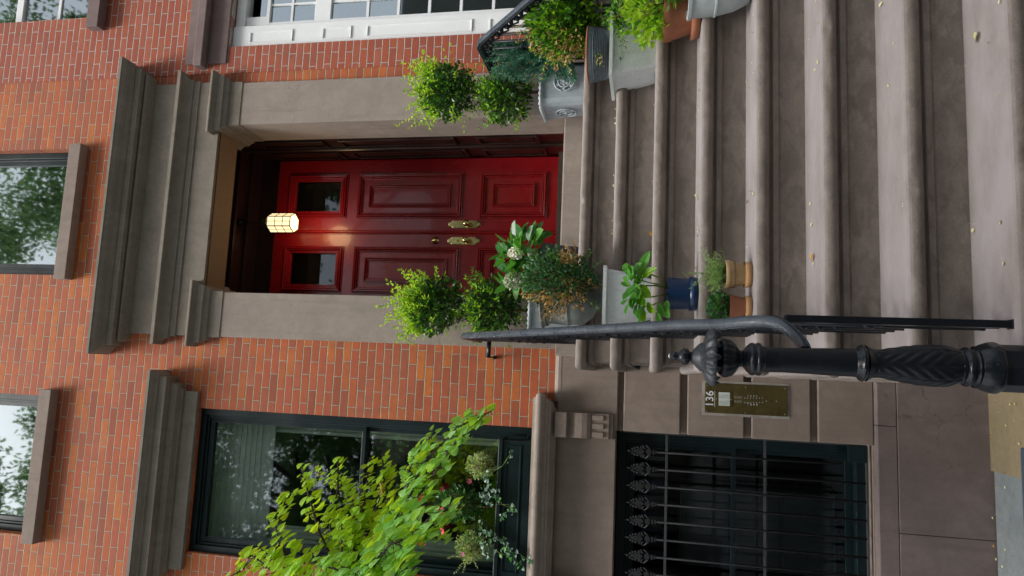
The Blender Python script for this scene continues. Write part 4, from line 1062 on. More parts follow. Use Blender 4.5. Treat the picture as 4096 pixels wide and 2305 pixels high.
# --- ribbed grey pot with half dead boxwood, on the first step down
y1 = -(LL+.5*TT)-.02
e1 = at(2400,329,Y=y1); zr1 = at(2343,330,Y=y1-.13).z
R2r = .150; rc = (e1.x+R2r+.01, y1); z0 = LANDZ-RR+.002
bx = empty('potted_boxwood', 'large half dead boxwood in a grey ribbed pot, top right of the steps', 'potted plant', (rc[0], rc[1], z0))
hgt = zr1-z0
rp = [(.085,z0),(.105,z0+.01),(.128,z0+hgt*.3)]
for k in range(9):
    zz_ = z0+hgt*(.34+.055*k); rr = .131+.0018*k; rp += [(rr,zz_),(rr+.0045,zz_+hgt*.018),(rr,zz_+hgt*.036)]
rp += [(.150,z0+hgt*.88),(.152,z0+hgt*.985),(.150,z0+hgt)]
round_pot(bx, rc, rp, RIBP)
q = MB(); q.tube([(rc[0]+.151*math.cos(t),rc[1]+.151*math.sin(t),z0+hgt) for t in [2*math.pi*j/32 for j in range(33)]], .005, 8); q.build('rim', TERR, bx)
bc = at(2262,118,Y=y1+.02)
mound('b2', bx, bc+Vector((.06,-.03,.01)), (.17,.16,.195), 2000, .036, .019, [L_MD, L_LT, L_DK], [.38,.50,.12], stems=30)
mound('b', bx, bc, (.18,.16,.205), 3600, .021, .012, [L_MD, L_LT, L_DK, L_BR], [.42,.28,.30,0], stems=70, brown=lambda o,d,r: (o.x < -.06 and rnd.random() < .45 and o.z < .08) or (o.z > .12 and o.x < -.02 and rnd.random() < .25), brown_mat=3)
q = MB(); tw = MB()
for (sx, sy, ex, ey) in ((2190,215,2140,200),(2210,230,2150,215),(2250,240,2290,275),(2190,240,2170,290),(2340,215,2390,265),(2350,180,2395,245),(2130,150,2080,160),(2120,110,2070,140),(2110,80,2070,110),(2370,200,2400,230)):
    a, b = at(sx,sy,Y=y1-.08), at(ex,ey,Y=y1-.12); shoot(q, tw, a, b-a, (b-a).length+.03, 6, .020, .011, [0,0,1])
f = q.build('dead_sprays', [L_BR, L_YE], bx); tw.build('twigs', BARK, f)

# --- white square planter with tiered shrub, second step (right)
y2f = -(LL+2*TT)+.015
a, b = at(2640,229,Y=y2f), at(2640,83,Y=y2f); rmL, rmR = at(2434,288,Y=y2f-.03), at(2434,25,Y=y2f-.03)
z0 = LANDZ-2*RR+.002; hh_ = rmL.z-z0; wt = .27; xc_ = (a.x+b.x)/2
wt = abs(rmL.x-xc_)*2-.02
wp = empty('potted_shrub', 'pale square planter with trailing green leaves, right side of the steps', 'potted plant', (xc_, y2f+wt/2, z0), 'pale square planters on the steps')
square_planter(wp, xc_, y2f+wt/2, z0, wt, hh_, wt*.72, PLW, curve=.09)
cw = at(2490,95,Y=y2f-.03); 
mound('w', wp, at(2485,70,Y=y2f+.02), (.085,.085,.085), 420, .026, .014, [L_DK, L_MD, L_LT], [.35,.4,.25], stems=20)
q = MB(); tw = MB()
for (ex, ey) in ((2540,150),(2500,185),(2515,200),(2555,120),(2470,170),(2450,160),(2530,175),(2480,140)):
    a_ = at(2470,70,Y=y2f-.02); b_ = at(ex, ey, Y=y2f-.06); shoot(q, tw, a_, b_-a_, (b_-a_).length, 7, .026, .014, [0,1,1,2])
f = q.build('trailing_stems', [L_DK, L_MD, L_LT], wp); tw.build('twigs', BARK, f)
q = MB(); q.tube([at(2620,78,Y=y2f+.06), at(2500,80,Y=y2f+.06), at(2430,88,Y=y2f+.1)], .010, 8); q.build('trunk', BARK, wp)

# --- terracotta pot with yellow green shrub, third step (right)
y3 = -(LL+2.5*TT)-.02; z0 = LANDZ-3*RR+.002
tl_, sl_2 = at(2655,152,Y=y3-.02), at(2800,141,Y=y3-.02); rt = .135; tcx = tl_.x+rt; zt3 = at(2655,100,Y=y3-.12).z
tp = empty('potted_euonymus', 'yellow green leafy shrub in a terracotta pot at the right of the steps', 'potted plant', (tcx, y3, z0))
hh_ = zt3-z0
round_pot(tp, (tcx,y3), [(.100,z0+.03),(.104,z0+.05),(.128,z0+hh_*.78),(.132,z0+hh_*.8),(.136,z0+hh_)], TERR)
q = MB(); q.lathe([(.105,z0),(.122,z0+.004),(.132,z0+.042),(.126,z0+.042),(.115,z0+.01)], (tcx,y3,0), 32); q.build('saucer', TERR, tp)
mound('y', tp, at(2610,10,Y=y3-.02), (.19,.13,.13), 800, .034, .021, [L_YE, L_LT, L_MD], [.6,.28,.12], stems=30, shape='round')

# --- galvanised round pot, fourth step (right edge of the photograph)
y4 = -(LL+3.5*TT)-.01; z0 = LANDZ-4*RR+.002
ge = at(2752,66,Y=y4); gr_ = .155; gcx = ge.x+gr_; gz = at(2755,40,Y=y4-.1).z; hh_ = gz-z0
gp = empty('galvanised_pot', 'round galvanised grey pot with raised bands at the right edge of the middle step', 'pot', (gcx, y4, z0))
round_pot(gp, (gcx,y4), [(.085,z0),(.100,z0+.008),(.128,z0+hh_*.25),(.142,z0+hh_*.5),(.144,z0+hh_*.535),(.149,z0+hh_*.545),(.149,z0+hh_*.57),(.145,z0+hh_*.58),(.149,z0+hh_*.93),(.156,z0+hh_*.94),(.157,z0+hh_*.99),(.150,z0+hh_)], GALV, n=40)
mound('g', gp, (gcx+.03,y4,gz+.06), (.10,.10,.07), 260, .03, .016, [L_MD, L_LT], [.6,.4], stems=16)

# --- left: hydrangea in charcoal pot on the landing
hx = at(2245,974,Y=-.62); hr = .150
hy = empty('potted_hydrangea', 'white flowering hydrangea in a charcoal ribbed pot on the left of the landing', 'potted plant', (hx.x-hr,-.62,LANDZ))
zt5 = at(2160,1040,Y=-.75).z; z0 = LANDZ+.002; hh_ = zt5-z0
round_pot(hy, (hx.x-hr,-.62), [(.118,z0),(.124,z0+.01),(.142,z0+hh_*.78),(.150,z0+hh_*.8),(.146,z0+hh_*.84),(.152,z0+hh_*.9),(.153,z0+hh_)], DPOT, ribs=18)
q = MB(); tw = MB(); hb = Vector((hx.x-hr,-.62,zt5-.02))
for i in range(105):
    tgt = at(rnd.uniform(2000,2170), rnd.uniform(925,1165), Y=rnd.uniform(-.80,-.45))
    a = hb+Vector((rnd.uniform(-.06,.06),rnd.uniform(-.06,.06),0)); mid = a.lerp(tgt,.6)+Vector((0,0,.03))
    if i % 3 == 0: tw.tube([a, mid, tgt], [.0035,.0028,.0015], 5)
    d = (tgt-mid)+Vector((0,0,.02))+rv(.05); leaf(q, tgt-d.normalized()*.03, d+Vector((rnd.uniform(-.06,.10),-.05,rnd.uniform(-.07,.04))), Vector((0,-.4,1))+rv(.5), rnd.uniform(.075,.12), rnd.uniform(.048,.070), rnd.choice([0,0,0,1]), 'round', fold=.22, curl=.3)
f = q.build('foliage', [L_HY, L_BG], hy); tw.build('twigs', STEMG, f)
for (sx, sy, rr, mt, nn) in ((2062,1014,.031,PET_W,70),(2057,1124,.044,PET_P,80),(2167,1052,.016,PET_W,22),(2118,1018,.008,PET_W,12)):
    q = MB(); c = at(sx, sy, Y=-.80)
    for i in range(nn):
        d = rv(); d.y = -abs(d.y)*.8 if rnd.random() < .7 else d.y; p = c+Vector((d.x*rr*.9, d.y*rr*.7, d.z*rr*1.2))
        for k in range(3): leaf(q, p, rv()+d*.4, d, rr*.5 if rr > .02 else .008, rr*.45 if rr > .02 else .007, 0, 'round', fold=.1, curl=-.1)
    q.build('blossom', mt, hy)

# --- left: boxwood in grey footed urn, first step down
yb = -(LL+.5*TT)-.03; z0 = LANDZ-RR+.002
uc = at(2300,1196,Y=yb)
ub = empty('potted_boxwood', 'dense dark boxwood with brown patches in a grey urn left of the steps', 'potted plant', (uc.x, yb, z0))
zu = at(2160,1200,Y=yb-.1).z; ur = uc.x-at(2250,1290,Y=yb).x
ur = .150
prof = [(.075,z0),(.085,z0+.012),(.060,z0+.035),(.045,z0+.055),(.055,z0+.075),(.10,z0+.10),(.140,z0+.15),(ur*.93,z0+.20),(ur*.93,z0+.215),(ur*.97,z0+.222),(ur*.95,z0+.235),(ur*.90,zu-.05),(ur,zu-.015),(ur+.012,zu-.008),(ur+.010,zu)]
round_pot(ub, (uc.x,yb), prof, URN, n=40)
bm = at(2236,1122,Y=yb-.10)
mound('b', ub, bm, (.155,.15,.19), 5200, .0190, .0110, [L_BX, L_MD, L_DK, L_BR], [.50,.18,.32,0], stems=80, lumps=.12,
      brown=lambda o,d,r: (o.x < -.07 and rnd.random() < .7) or (o.z < -.03 and o.x < 0 and rnd.random() < .35) or (o.x > .07 and abs(o.z+.06) < .05 and rnd.random() < .6), brown_mat=3)
q = MB(); tw = MB()
for (sx, sy, ex, ey, br) in ((2240,1230,2215,1272,1),(2210,1220,2170,1255,1),(2260,1225,2255,1260,1),(2290,1020,2270,986,1),(2190,1040,2210,1000,0),(2150,1040,2120,1012,0),(2130,1100,2080,1135,0),(2330,1040,2360,1010,0),(2370,1080,2395,1060,0),(2360,1200,2380,1235,0),(2130,1190,2095,1200,0),(2330,1230,2310,1225,1),(2160,1160,2115,1180,1)):
    a, b = at(sx,sy,Y=yb-.15), at(ex,ey,Y=yb-.18)
    for k in range(3): shoot(q, tw, a+rv(.012), b-a+rv(.02), (b-a).length+.012, 7, .016, .009, [3] if br else [0,1,1])
f = q.build('outer_sprays', [L_BX, L_MD, L_DK, L_BR], ub); tw.build('twigs', BARK, f)

# --- left: pale square planter, second step down
y2f = -(LL+2*TT)+.015; z0 = LANDZ-2*RR+.002
a, b = at(2415,1061,Y=y2f-.02), at(2405,1303,Y=y2f-.02); c_, d_ = at(2610,1123,Y=y2f), at(2612,1265,Y=y2f)
xc_ = (a.x+b.x)/2; wt = abs(a.x-b.x)-.02; hh_ = (a.z+b.z)/2-z0
wq = empty('square_planter', 'pale grey square planter with flared sides at the left of the steps', 'planter', (xc_, y2f+wt/2, z0), 'pale square planters on the steps')
square_planter(wq, xc_, y2f+wt/2, z0, wt, hh_, wt*.68, PLW, curve=.10)

# --- left: navy pot with broad leaved plant, third step down
y3 = -(LL+2.5*TT)-.03; z0 = LANDZ-3*RR+.002
a, b = at(2740,1112,Y=y3), at(2740,1240,Y=y3); bxm, br_ = (a.x+b.x)/2, abs(a.x-b.x)/2
zb3 = at(2672,1180,Y=y3-.08).z
bp = empty('potted_broadleaf', 'leggy broad leaved plant in a navy blue pot and saucer', 'potted plant', (bxm, y3, z0))
round_pot(bp, (bxm,y3), [(br_*.93,z0+.022),(br_*.95,z0+.03),(br_*1.0,zb3-.004),(br_*1.0,zb3)], BLUE, n=44)
q = MB(); q.lathe([(br_*.95,z0),(br_*1.03,z0+.004),(br_*1.06,z0+.034),(br_*1.02,z0+.034),(br_*.97,z0+.008)], (bxm,y3,0), 44); q.build('saucer', BLUE, bp)
q = MB(); tw = MB(); F6 = lambda x, y, Y: at(2350+x/3.435, 980+y/3.435, Y=Y)
for (pts) in (((1100,560),(980,450),(860,400),(740,380)),((1100,590),(1000,545),(850,520),(700,470)),((1100,600),(950,560),(800,560),(640,600)),((1100,670),(980,700),(850,720),(660,720)),((1100,780),(960,800),(880,830),(720,860))):
    P_ = [F6(x, y, y3-.02-.02*i) for i, (x, y) in enumerate(pts)]; tw.tube(P_, [.0045,.004,.0035,.002], 6)
LV = [(740,520,640,480,0),(690,460,805,140,0),(600,500,590,330,0),(660,480,540,300,0),(580,420,510,300,0),(700,520,560,640,0),(720,540,830,690,1),(640,610,510,700,0),(660,640,600,820,0),(590,760,510,900,0),(700,470,880,330,1),(620,400,700,270,0),(740,560,640,560,0),(800,700,700,840,0),(790,820,690,970,0),(810,800,880,900,1),(700,760,640,920,0),(730,950,700,1070,0),(740,900,760,1010,1),(960,800,1020,930,0),(1030,840,1090,960,0),(940,930,990,1050,0),(1050,790,1100,860,0),(560,740,490,790,0),(560,560,520,460,0),(680,690,760,790,1),(720,610,690,700,0),(780,520,740,440,0),(640,850,600,780,0)]
for (x, y, ex, ey, mi) in LV:
    a, b = F6(x, y, y3-.06), F6(ex, ey, y3-.09-rnd.uniform(0,.03)); leaf(q, a, b-a, Vector((0,-.8,.7))+rv(.35), (b-a).length*1.2, .046, 0 if not mi else 1, 'oval', fold=.25, curl=.15)
for i in range(16):
    a = F6(rnd.uniform(560,720), rnd.uniform(380,820), y3-.05); leaf(q, a, rv(), Vector((0,-1,.5)), .05, .024, 0, 'oval')
f = q.build('foliage', [L_BG, L_LT], bp); tw.build('stems', STEMG, f)

# --- left: tan clay pot with feathery plant, fourth step down
y4 = -(LL+3.5*TT)-.02; z0 = LANDZ-4*RR+.0025
a, b = F6(1930,210,y4), F6(1930,605,y4); tx, trr = (a.x+b.x)/2, abs(a.x-b.x)/2; zt4 = F6(1905,400,y4-.04).z
ft = empty('potted_herb', 'fine feathery herb in a small tan clay pot with a scalloped border', 'potted plant', (tx, y4, z0), 'small clay pots on the left of the steps')
hh_ = zt4-z0
round_pot(ft, (tx,y4), [(trr*.66,z0+.012),(trr*.70,z0+.03),(trr*.90,z0+hh_*.70),(trr*.92,z0+hh_*.72),(trr*.93,z0+hh_*.74),(trr*.93,z0+hh_*.80),(trr*.99,z0+hh_*.83),(trr,z0+hh_*.97),(trr*.97,z0+hh_)], TANP, n=40)
q = MB(); q.lathe([(trr*.72,z0),(trr*.84,z0+.002),(trr*.90,z0+.028),(trr*.86,z0+.028),(trr*.78,z0+.006)], (tx,y4,0), 40); q.build('saucer', TANS, ft)
q = MB()
for k in range(22):
    t0, t1 = 2*math.pi*k/22, 2*math.pi*(k+1)/22; zc = z0+hh_*.70
    q.tube([(tx+trr*.915*math.cos(t0+(t1-t0)*j/5), y4+trr*.915*math.sin(t0+(t1-t0)*j/5), zc-.006*math.sin(math.pi*j/5)) for j in range(6)], .0012, 4)
q.build('scalloped_border', BARK, ft)
q = MB(); tw = MB(); hb = Vector((tx, y4, zt4-.01))
for i in range(240):
    tgt = F6(rnd.gauss(1720,70), rnd.gauss(400,125), y4+rnd.uniform(-.07,.06)); 
    a = hb+Vector((rnd.uniform(-.03,.03),rnd.uniform(-.03,.03),0)); mid = a.lerp(tgt,.5)+rv(.01)
    tw.tube([a, mid, tgt], [.0009,.0008,.0004], 3)
    for j in range(16):
        p = a.lerp(tgt, rnd.uniform(.25,1.0))+rv(.006); leaf(q, p, rv()+Vector((0,0,.4)), rv(), .008, .0028, 0, 'diamond')
for (ex, ey) in ((1560,0),(1640,60),(1310,400),(1400,390),(1400,600),(1450,540),(1550,660)):
    a = F6(1700,400,y4-.03); tgt = F6(ex,ey,y4-.06); tw.tube([a,a.lerp(tgt,.5)+rv(.006),tgt], [.0009,.0008,.0004], 3)
    for j in range(26): leaf(q, a.lerp(tgt, rnd.uniform(.3,1))+rv(.004), rv(), rv(), .008, .004, 0, 'diamond')
f = q.build('foliage', [L_FN], ft); tw.build('twigs', STEMG, f)
# --- small terracotta pot with succulent
a, b = F6(1960,675,y4), F6(1960,1010,y4); sx_, srr = (a.x+b.x)/2, abs(a.x-b.x)/2; zt6 = F6(1955,820,y4-.03).z; hh_ = zt6-z0
su = empty('potted_succulent', 'small leaved succulent in a plain orange clay pot tucked against the handrail', 'potted plant', (sx_, y4, z0), 'small clay pots on the left of the steps')
round_pot(su, (sx_,y4), [(srr*.66,z0+.012),(srr*.70,z0+.03),(srr*.97,z0+hh_*.95),(srr,z0+hh_)], TERR, n=40)
q = MB(); q.lathe([(srr*.74,z0),(srr*.84,z0+.002),(srr*.90,z0+.026),(srr*.86,z0+.026),(srr*.78,z0+.006)], (sx_,y4,0), 40); q.build('saucer', TANS, su)
mound('s', su, (sx_,y4,zt6+.035), (srr*1.05,srr*1.0,.048), 520, .017, .010, [L_SU, L_MD, L_HY], [.55,.25,.2], shape='round', stems=20)

# ------------------------------------------------------------------ window box
P2 = lambda x, y, Y: at(1450+x/2.057, 1600+y/2.057, Y=Y)
wx1 = P2(1140,330,-.13).x; wx0 = 2*CXW-wx1; wz1 = P2(1120,380,-.13).z; wz0 = 2.176
wbx = empty('window_box', 'dark green panelled window box on the sill of the tall parlour window', 'window box', (CXW,-.06,wz0))
q = MB(); q.box(wx0, wx1, -.125, .02, wz0+.002, wz1-.012); q.build('box_body', GRN, wbx, bevel=.003)
q = MB(); q.box(wx0-.012, wx1+.010, -.140, .03, wz1-.030, wz1); q.build('rim', GRN, wbx, bevel=.004)
q = MB(); q.box(wx0-.008, wx1+.006, -.134, -.10, wz0+.002, wz0+.045); framed(q, wx0+.03, wx1-.03, wz0+.06, wz1-.05, -.125, [(0,.014,.008)]); q.build('panel_moulding', GRN, wbx)
q = MB(); q.box(wx0+.01, wx1-.01, -.12, .01, wz1, wz1+.004); q.build('soil', SOIL, wbx)
def shrub_at(label, name, x, y, rx, rz, n, L, W, mats, wts, Y=-.06, shape='oval', group=None, **k):
    c = P2(x, y, Y); r_ = empty(name, label, 'plant', (c.x, Y, wz1), group)
    mound('p', r_, c, (rx,.10,rz), n, L, W, mats, wts, shape, **k); return r_, c
s1, c_ = shrub_at('cream variegated euonymus at the right end of the window box', 'variegated_shrub', 975,540,.078,.095,1150,.017,.009, [L_VA, L_YE, L_MD], [.72,.12,.16], group='variegated shrubs in the window box')
s2, c_ = shrub_at('cream variegated euonymus left of the red flowering plant in the window box', 'variegated_shrub', 900,1210,.090,.105,1300,.017,.009, [L_VA, L_YE, L_MD], [.6,.1,.3], group='variegated shrubs in the window box')
q = MB(); tw = MB()
for (ex, ey) in ((740,1410),(700,1340),(790,1390),(920,1390)):
    a, b = P2(880,1260,-.1), P2(ex,ey,-.13); shoot(q, tw, a, b-a, (b-a).length, 10, .017, .009, [0])
f = q.build('long_sprays', [L_VA], s2); tw.build('twigs', STEMG, f)
mv, c_ = shrub_at('dark leaved mandevilla with red flowers in the middle of the window box', 'mandevilla', 800,860,.10,.165,700,.036,.018, [L_DK, L_HY, L_MD], [.6,.3,.1])
q = MB(); q.tube([P2(1090,882,-.07), P2(900,880,-.07), P2(700,850,-.07)], .006, 8); q.build('stem', BARK, mv)
for (x, y, rr, mt) in ((490,815,.028,PET_R),(640,915,.032,PET_R),(655,1080,.024,PET_R),(492,1178,.028,PET_R),(825,1270,.018,PET_D),(880,670,.020,PET_D),(655,735,.016,PET_D)):
    c = P2(x, y, -.17); q = MB(); ax_ = Vector((rnd.uniform(-.3,.3),-1,rnd.uniform(0,.5))).normalized(); u = ax_.cross(Vector((0,0,1))).normalized(); v = u.cross(ax_)
    for k in range(5):
        t = 2*math.pi*k/5; d = u*math.cos(t)+v*math.sin(t)+ax_*.35; leaf(q, c, d, ax_, rr, rr*.8, 0, 'round', fold=-.1, curl=.25)
    q.tube([c-ax_*.03, c], [.003,.007], 8); q.build('flower', mt, mv)
iv = empty('trailing_ivy', 'grey green ivy trailing over the front of the window box', 'plant', (CXW,-.13,wz1))
q = MB(); tw = MB()
def vine(pts, n, L, mis, spread=.018):
    P_ = [P2(x, y, -.146-rnd.uniform(0,.012)) for x, y in pts]; tw.tube(P_, .0018, 5)
    for i in range(n):
        t = rnd.random()*(len(P_)-1); j = min(int(t), len(P_)-2); p = P_[j].lerp(P_[j+1], t-j)+Vector((rnd.uniform(-1,1),-.3,rnd.uniform(-1,1)))*spread
        leaf(q, p, Vector((rnd.uniform(-1,1),-.5,rnd.uniform(-1,.2))), Vector((0,-1,.6))+rv(.4), L*rnd.uniform(.6,1.25), L*rnd.uniform(.6,1.1), rnd.choice(mis), 'ivy')
vine([(1080,585),(1150,545),(1200,470),(1245,415)], 7, .022, [0,0,1])
vine([(1010,600),(1030,700),(1060,780),(1130,790)], 26, .030, [0,0,1], .025)
vine([(1000,700),(1010,800),(1040,860)], 26, .030, [0], .028)
vine([(1080,740),(1150,860),(1240,900),(1150,940),(1140,1000)], 16, .026, [0,1,1,2], .02)
vine([(1100,860),(1200,860),(1240,920)], 6, .03, [1,2])
vine([(960,1030),(1020,1100),(1080,1120)], 24, .030, [0,0,1], .028)
vine([(1060,1100),(1150,1150),(1180,1250),(1280,1260),(1370,1320)], 26, .032, [0,0,1], .02)
vine([(1080,1230),(1130,1260),(1190,1280),(1270,1340),(1320,1360)], 14, .034, [0,1,2], .02)
vine([(960,1120),(1000,1200),(1010,1290)], 18, .028, [0,0,1], .025)
f = q.build('ivy_leaves', [L_IV, L_HY, L_BG], iv); tw.build('vines', STEMG, iv)
pe = P2(1410,692,-.14); q = MB()
for k in range(5): leaf(q, pe, rv()+Vector((0,-.4,0)), rv(), .016, .012, 0, 'round')
tag(q.build('fallen_flower', PET_D), 'withered dark red blossom lying on the stone sill below the window box', 'flower')

# ------------------------------------------------------------------ redbud tree reaching in from the left
tree = empty('redbud_tree', 'young tree with bright heart shaped leaves reaching in front of the parlour window', 'tree', (-2.35,-1.5,-.6))
crown = MB(); limbs = MB()
fork = Vector((-2.25,-1.25,1.5))
trunk = MB(); trunk.tube([(-2.35,-1.5,-.62),(-2.33,-1.45,.2),(-2.28,-1.35,.9),fork], [.045,.04,.034,.028], 10); trunk.build('trunk', TWIG, tree)
D_ = lambda x, y, Y: at(x/.62891, y/.62891, Y=Y)      # photo display coordinates
BRN = [ # branch polylines in display coords with depths, leaf size factor
 ([(980,1560),(850,1440),(800,1330),(775,1240),(760,1175)], -1.05, .95, 0),
 ([(980,1560),(900,1440),(905,1330),(880,1230),(790,1185)], -.95, .9, 0),
 ([(1000,1560),(940,1400),(990,1300),(965,1200),(962,1140)], -1.0, .95, 0),
 ([(1000,1560),(900,1420),(930,1330),(960,1240),(985,1165)], -.9, .9, 0),
 ([(1020,1560),(900,1450),(1000,1320),(1080,1210),(1140,1120),(1215,1045)], -1.25, 1.05, 1),
 ([(1020,1560),(980,1400),(1020,1290),(1030,1180),(1090,1090)], -1.1, 1.0, 1),
 ([(1020,1560),(1000,1420),(1050,1330),(1100,1290),(1165,1275)], -1.35, 1.1, 1),
 ([(1000,1560),(930,1440),(980,1370),(1070,1340),(1120,1360)], -1.4, 1.15, 1),
 ([(960,1560),(760,1440),(700,1370),(690,1300),(740,1230)], -1.1, .95, 0),
 ([(900,1560),(700,1450),(640,1400),(600,1440),(580,1450)], -1.1, .95, 0),
 ([(900,1560),(760,1470),(680,1400),(655,1380)], -1.2, 1.0, 0),
 ([(980,1560),(860,1460),(860,1380),(860,1300)], -1.15, 1.0, 0),
 ([(1100,1560),(960,1480),(900,1450),(920,1420)], -1.35, 1.1, 1),
 ([(1040,1560),(1000,1480),(990,1440),(1030,1400)], -1.45, 1.15, 1),
 ([(1040,1560),(930,1470),(840,1430),(790,1420)], -1.3, 1.1, 1),
 ([(960,1560),(900,1400),(870,1340),(820,1280)], -1.0, .95, 0),
 ([(1020,1560),(940,1430),(1010,1300),(1060,1170),(1150,1075),(1235,1035)], -1.2, 1.0, 1),
 ([(1000,1560),(880,1430),(830,1330),(850,1230),(850,1150)], -1.0, .9, 0),
 ([(1000,1560),(900,1420),(900,1340),(920,1250),(930,1150)], -.95, .9, 0),
]
dirL = (at(2000,1700,Y=-1.2)-at(1900,1790,Y=-1.2)).normalized()   # leaves hang down and to the right
for bi, (pl_, Yd, lf, gm_) in enumerate(BRN):
    P_ = [fork.lerp(D_(*pl_[0], Yd), .5)+Vector((0,0,-.05))] + [D_(x, y, Yd+.05*math.sin(i*1.7+bi)) for i, (x, y) in enumerate(pl_)]
    n = len(P_); limbs.tube([fork]+P_, [.012]+[.009*(1-i/n)+.0016 for i in range(n)], 6)
    for j in range(2, n):
        a, b = P_[j-1], P_[j]; seg = (b-a).length; cnt = max(2, int(seg/.023))
        for k in range(cnt):
            t = (k+rnd.random())/cnt; p = a.lerp(b, t); tipf = (j-2+t)/(n-2)
            for rep in range(3):
                off = rv(.030+.075*(1-tipf)); off.y *= .9; off -= dirL*.01; q0 = p+off
                limbs.tube([p, p+off*.6+Vector((0,0,.005)), q0], [.0022,.0015,.001], 4)
                sz = (.080-.034*tipf**2)*lf*rnd.uniform(.6,1.15)
                d = dirL*1.0+rv(.24); up = Vector((rnd.uniform(-1.3,1.0), -.55, rnd.uniform(-.3,1.2)))
                g = gm_ and rnd.random() < .7
                leaf(crown, q0, d, up+rv(.45), sz, sz*rnd.uniform(.32,.66), 1 if g else 0, 'heart', fold=.42*rnd.uniform(.2,1.4), curl=rnd.uniform(-.05,.35))
limbs.build('branches', TWIG, tree)
cr_ = crown.build('crown', [L_RB, L_RD], tree)
q = MB(); c = P2(165,725,-1.0)
for k in range(5): leaf(q, c, rv(), rv(), .045, .03, 0, 'round', curl=.5)
q.build('withered_leaf', L_BR, tree)

# ------------------------------------------------------------------ fallen leaves on the steps
fl = []
def F1(k, x, y, s=.012, c=0): fl.append((k, 2300+x/3.6257, 700+y/3.6257, s, c))
for x, y, s in ((620,150,.014),(615,385,.013),(607,665,.011),(597,800,.012),(597,850,.014),(590,1130,.009),(588,1325,.010),(625,5,.011)): F1(1, x, y, s)
for x, y, s, c in ((1205,90,.009,0),(1205,130,.008,0),(1180,850,.026,1),(1140,955,.010,0),(1162,990,.011,0),(1150,505,.006,0),(1180,1300,.006,0)): F1(2, x, y, s, c)
for x, y, s, c in ((1795,5,.009,1),(1785,310,.030,0),(1812,765,.011,0),(1815,820,.013,0),(1818,880,.010,2),(1758,1340,.018,2),(1828,1420,.009,0)): F1(3, x, y, s, c)
def F2(k, x, y, s=.012, c=0): fl.append((k, 2900+x/3.6257, 700+y/3.6257, s, c))
for x, y, s, c in ((375,230,.011,0),(438,275,.015,0),(340,390,.018,2),(320,778,.005,0),(342,948,.010,0),(333,1050,.012,0),(315,1235,.007,0)): F2(4, x, y, s, c)
for x, y, s, c in ((1250,415,.013,0),(1270,730,.018,0),(1290,1190,.030,1),(1293,1290,.009,0),(1410,1320,.008,0),(377,625,.004,2)): F2(5, x, y, s, c)
def F3(k, x, y, s=.012, c=0, y0=700): fl.append((k, 3396+x/3.6257, y0+y/3.6257, s, c))
for k, x, y, s, c in ((6,803,415,.004,0),(6,898,452,.009,0),(7,1817,805,.015,0),(7,1838,715,.006,0),(7,2210,685,.014,0),(7,2258,1290,.013,0),(7,1518,1105,.003,2)): F3(k, x, y, s, c)
for k, x, y, s, c in ((6,480,70,.019,0),(6,657,630,.009,0),(6,583,1235,.010,0),(7,1880,540,.036,0),(7,1700,960,.009,0),(7,2210,30,.012,0),(7,2170,1390,.007,1),(6,712,68,.004,2),(7,2035,625,.007,2)): F3(k, x, y, s, c, 0)
for k, x, y, s, c in ((4,607,215,.014,0),(4,590,470,.009,2),(4,585,905,.009,0),(4,620,1055,.007,0),(4,502,1185,.010,0),(4,540,1270,.010,0),(4,490,90,.007,0),(5,1510,20,.008,0),(5,1405,570,.005,0),(5,1545,900,.015,0),(5,1495,1010,.009,0),(5,1770,315,.012,0)): fl.append((k, 2850+x/3.6257, y/3.6257, s, c))
for k, x, y, s, c in ((3,1735,630,.012,0),(3,1750,885,.008,0),(3,1728,935,.008,0),(3,1758,1050,.013,0),(3,1720,1185,.006,0),(3,1735,1280,.008,0),(3,1710,1350,.018,1),(2,1248,810,.007,0),(2,1255,1215,.011,0),(2,1270,640,.010,0),(2,1235,1200,.006,0),(1,805,1070,.009,0),(1,805,1265,.013,0),(1,803,1370,.014,0),(1,803,1430,.011,0)): fl.append((k, 2200+x/2.9, y/2.9, s, c))
fmats = [FALL_Y, FALL_O, FALL_B]; protos = {}
for c in (0, 1, 2):
    q = MB(); leaf(q, Vector((-.5,0,.05)), Vector((1,0,.02)), Vector((0,0,1)), 1.0, .75, 0, 'round', fold=.45, curl=-.15); protos[c] = (q.v, q.f)
fmesh = {}
for c in protos:
    me = bpy.data.meshes.new('fallen_leaf'); me.from_pydata([tuple(v) for v in protos[c][0]], [], protos[c][1]); me.materials.append(fmats[c]); fmesh[c] = me
labs = ['pale yellow leaf fallen on the stone steps of the stoop', 'orange yellow leaf fallen on the stone steps of the stoop', 'small brown dead leaf on the stone steps of the stoop']
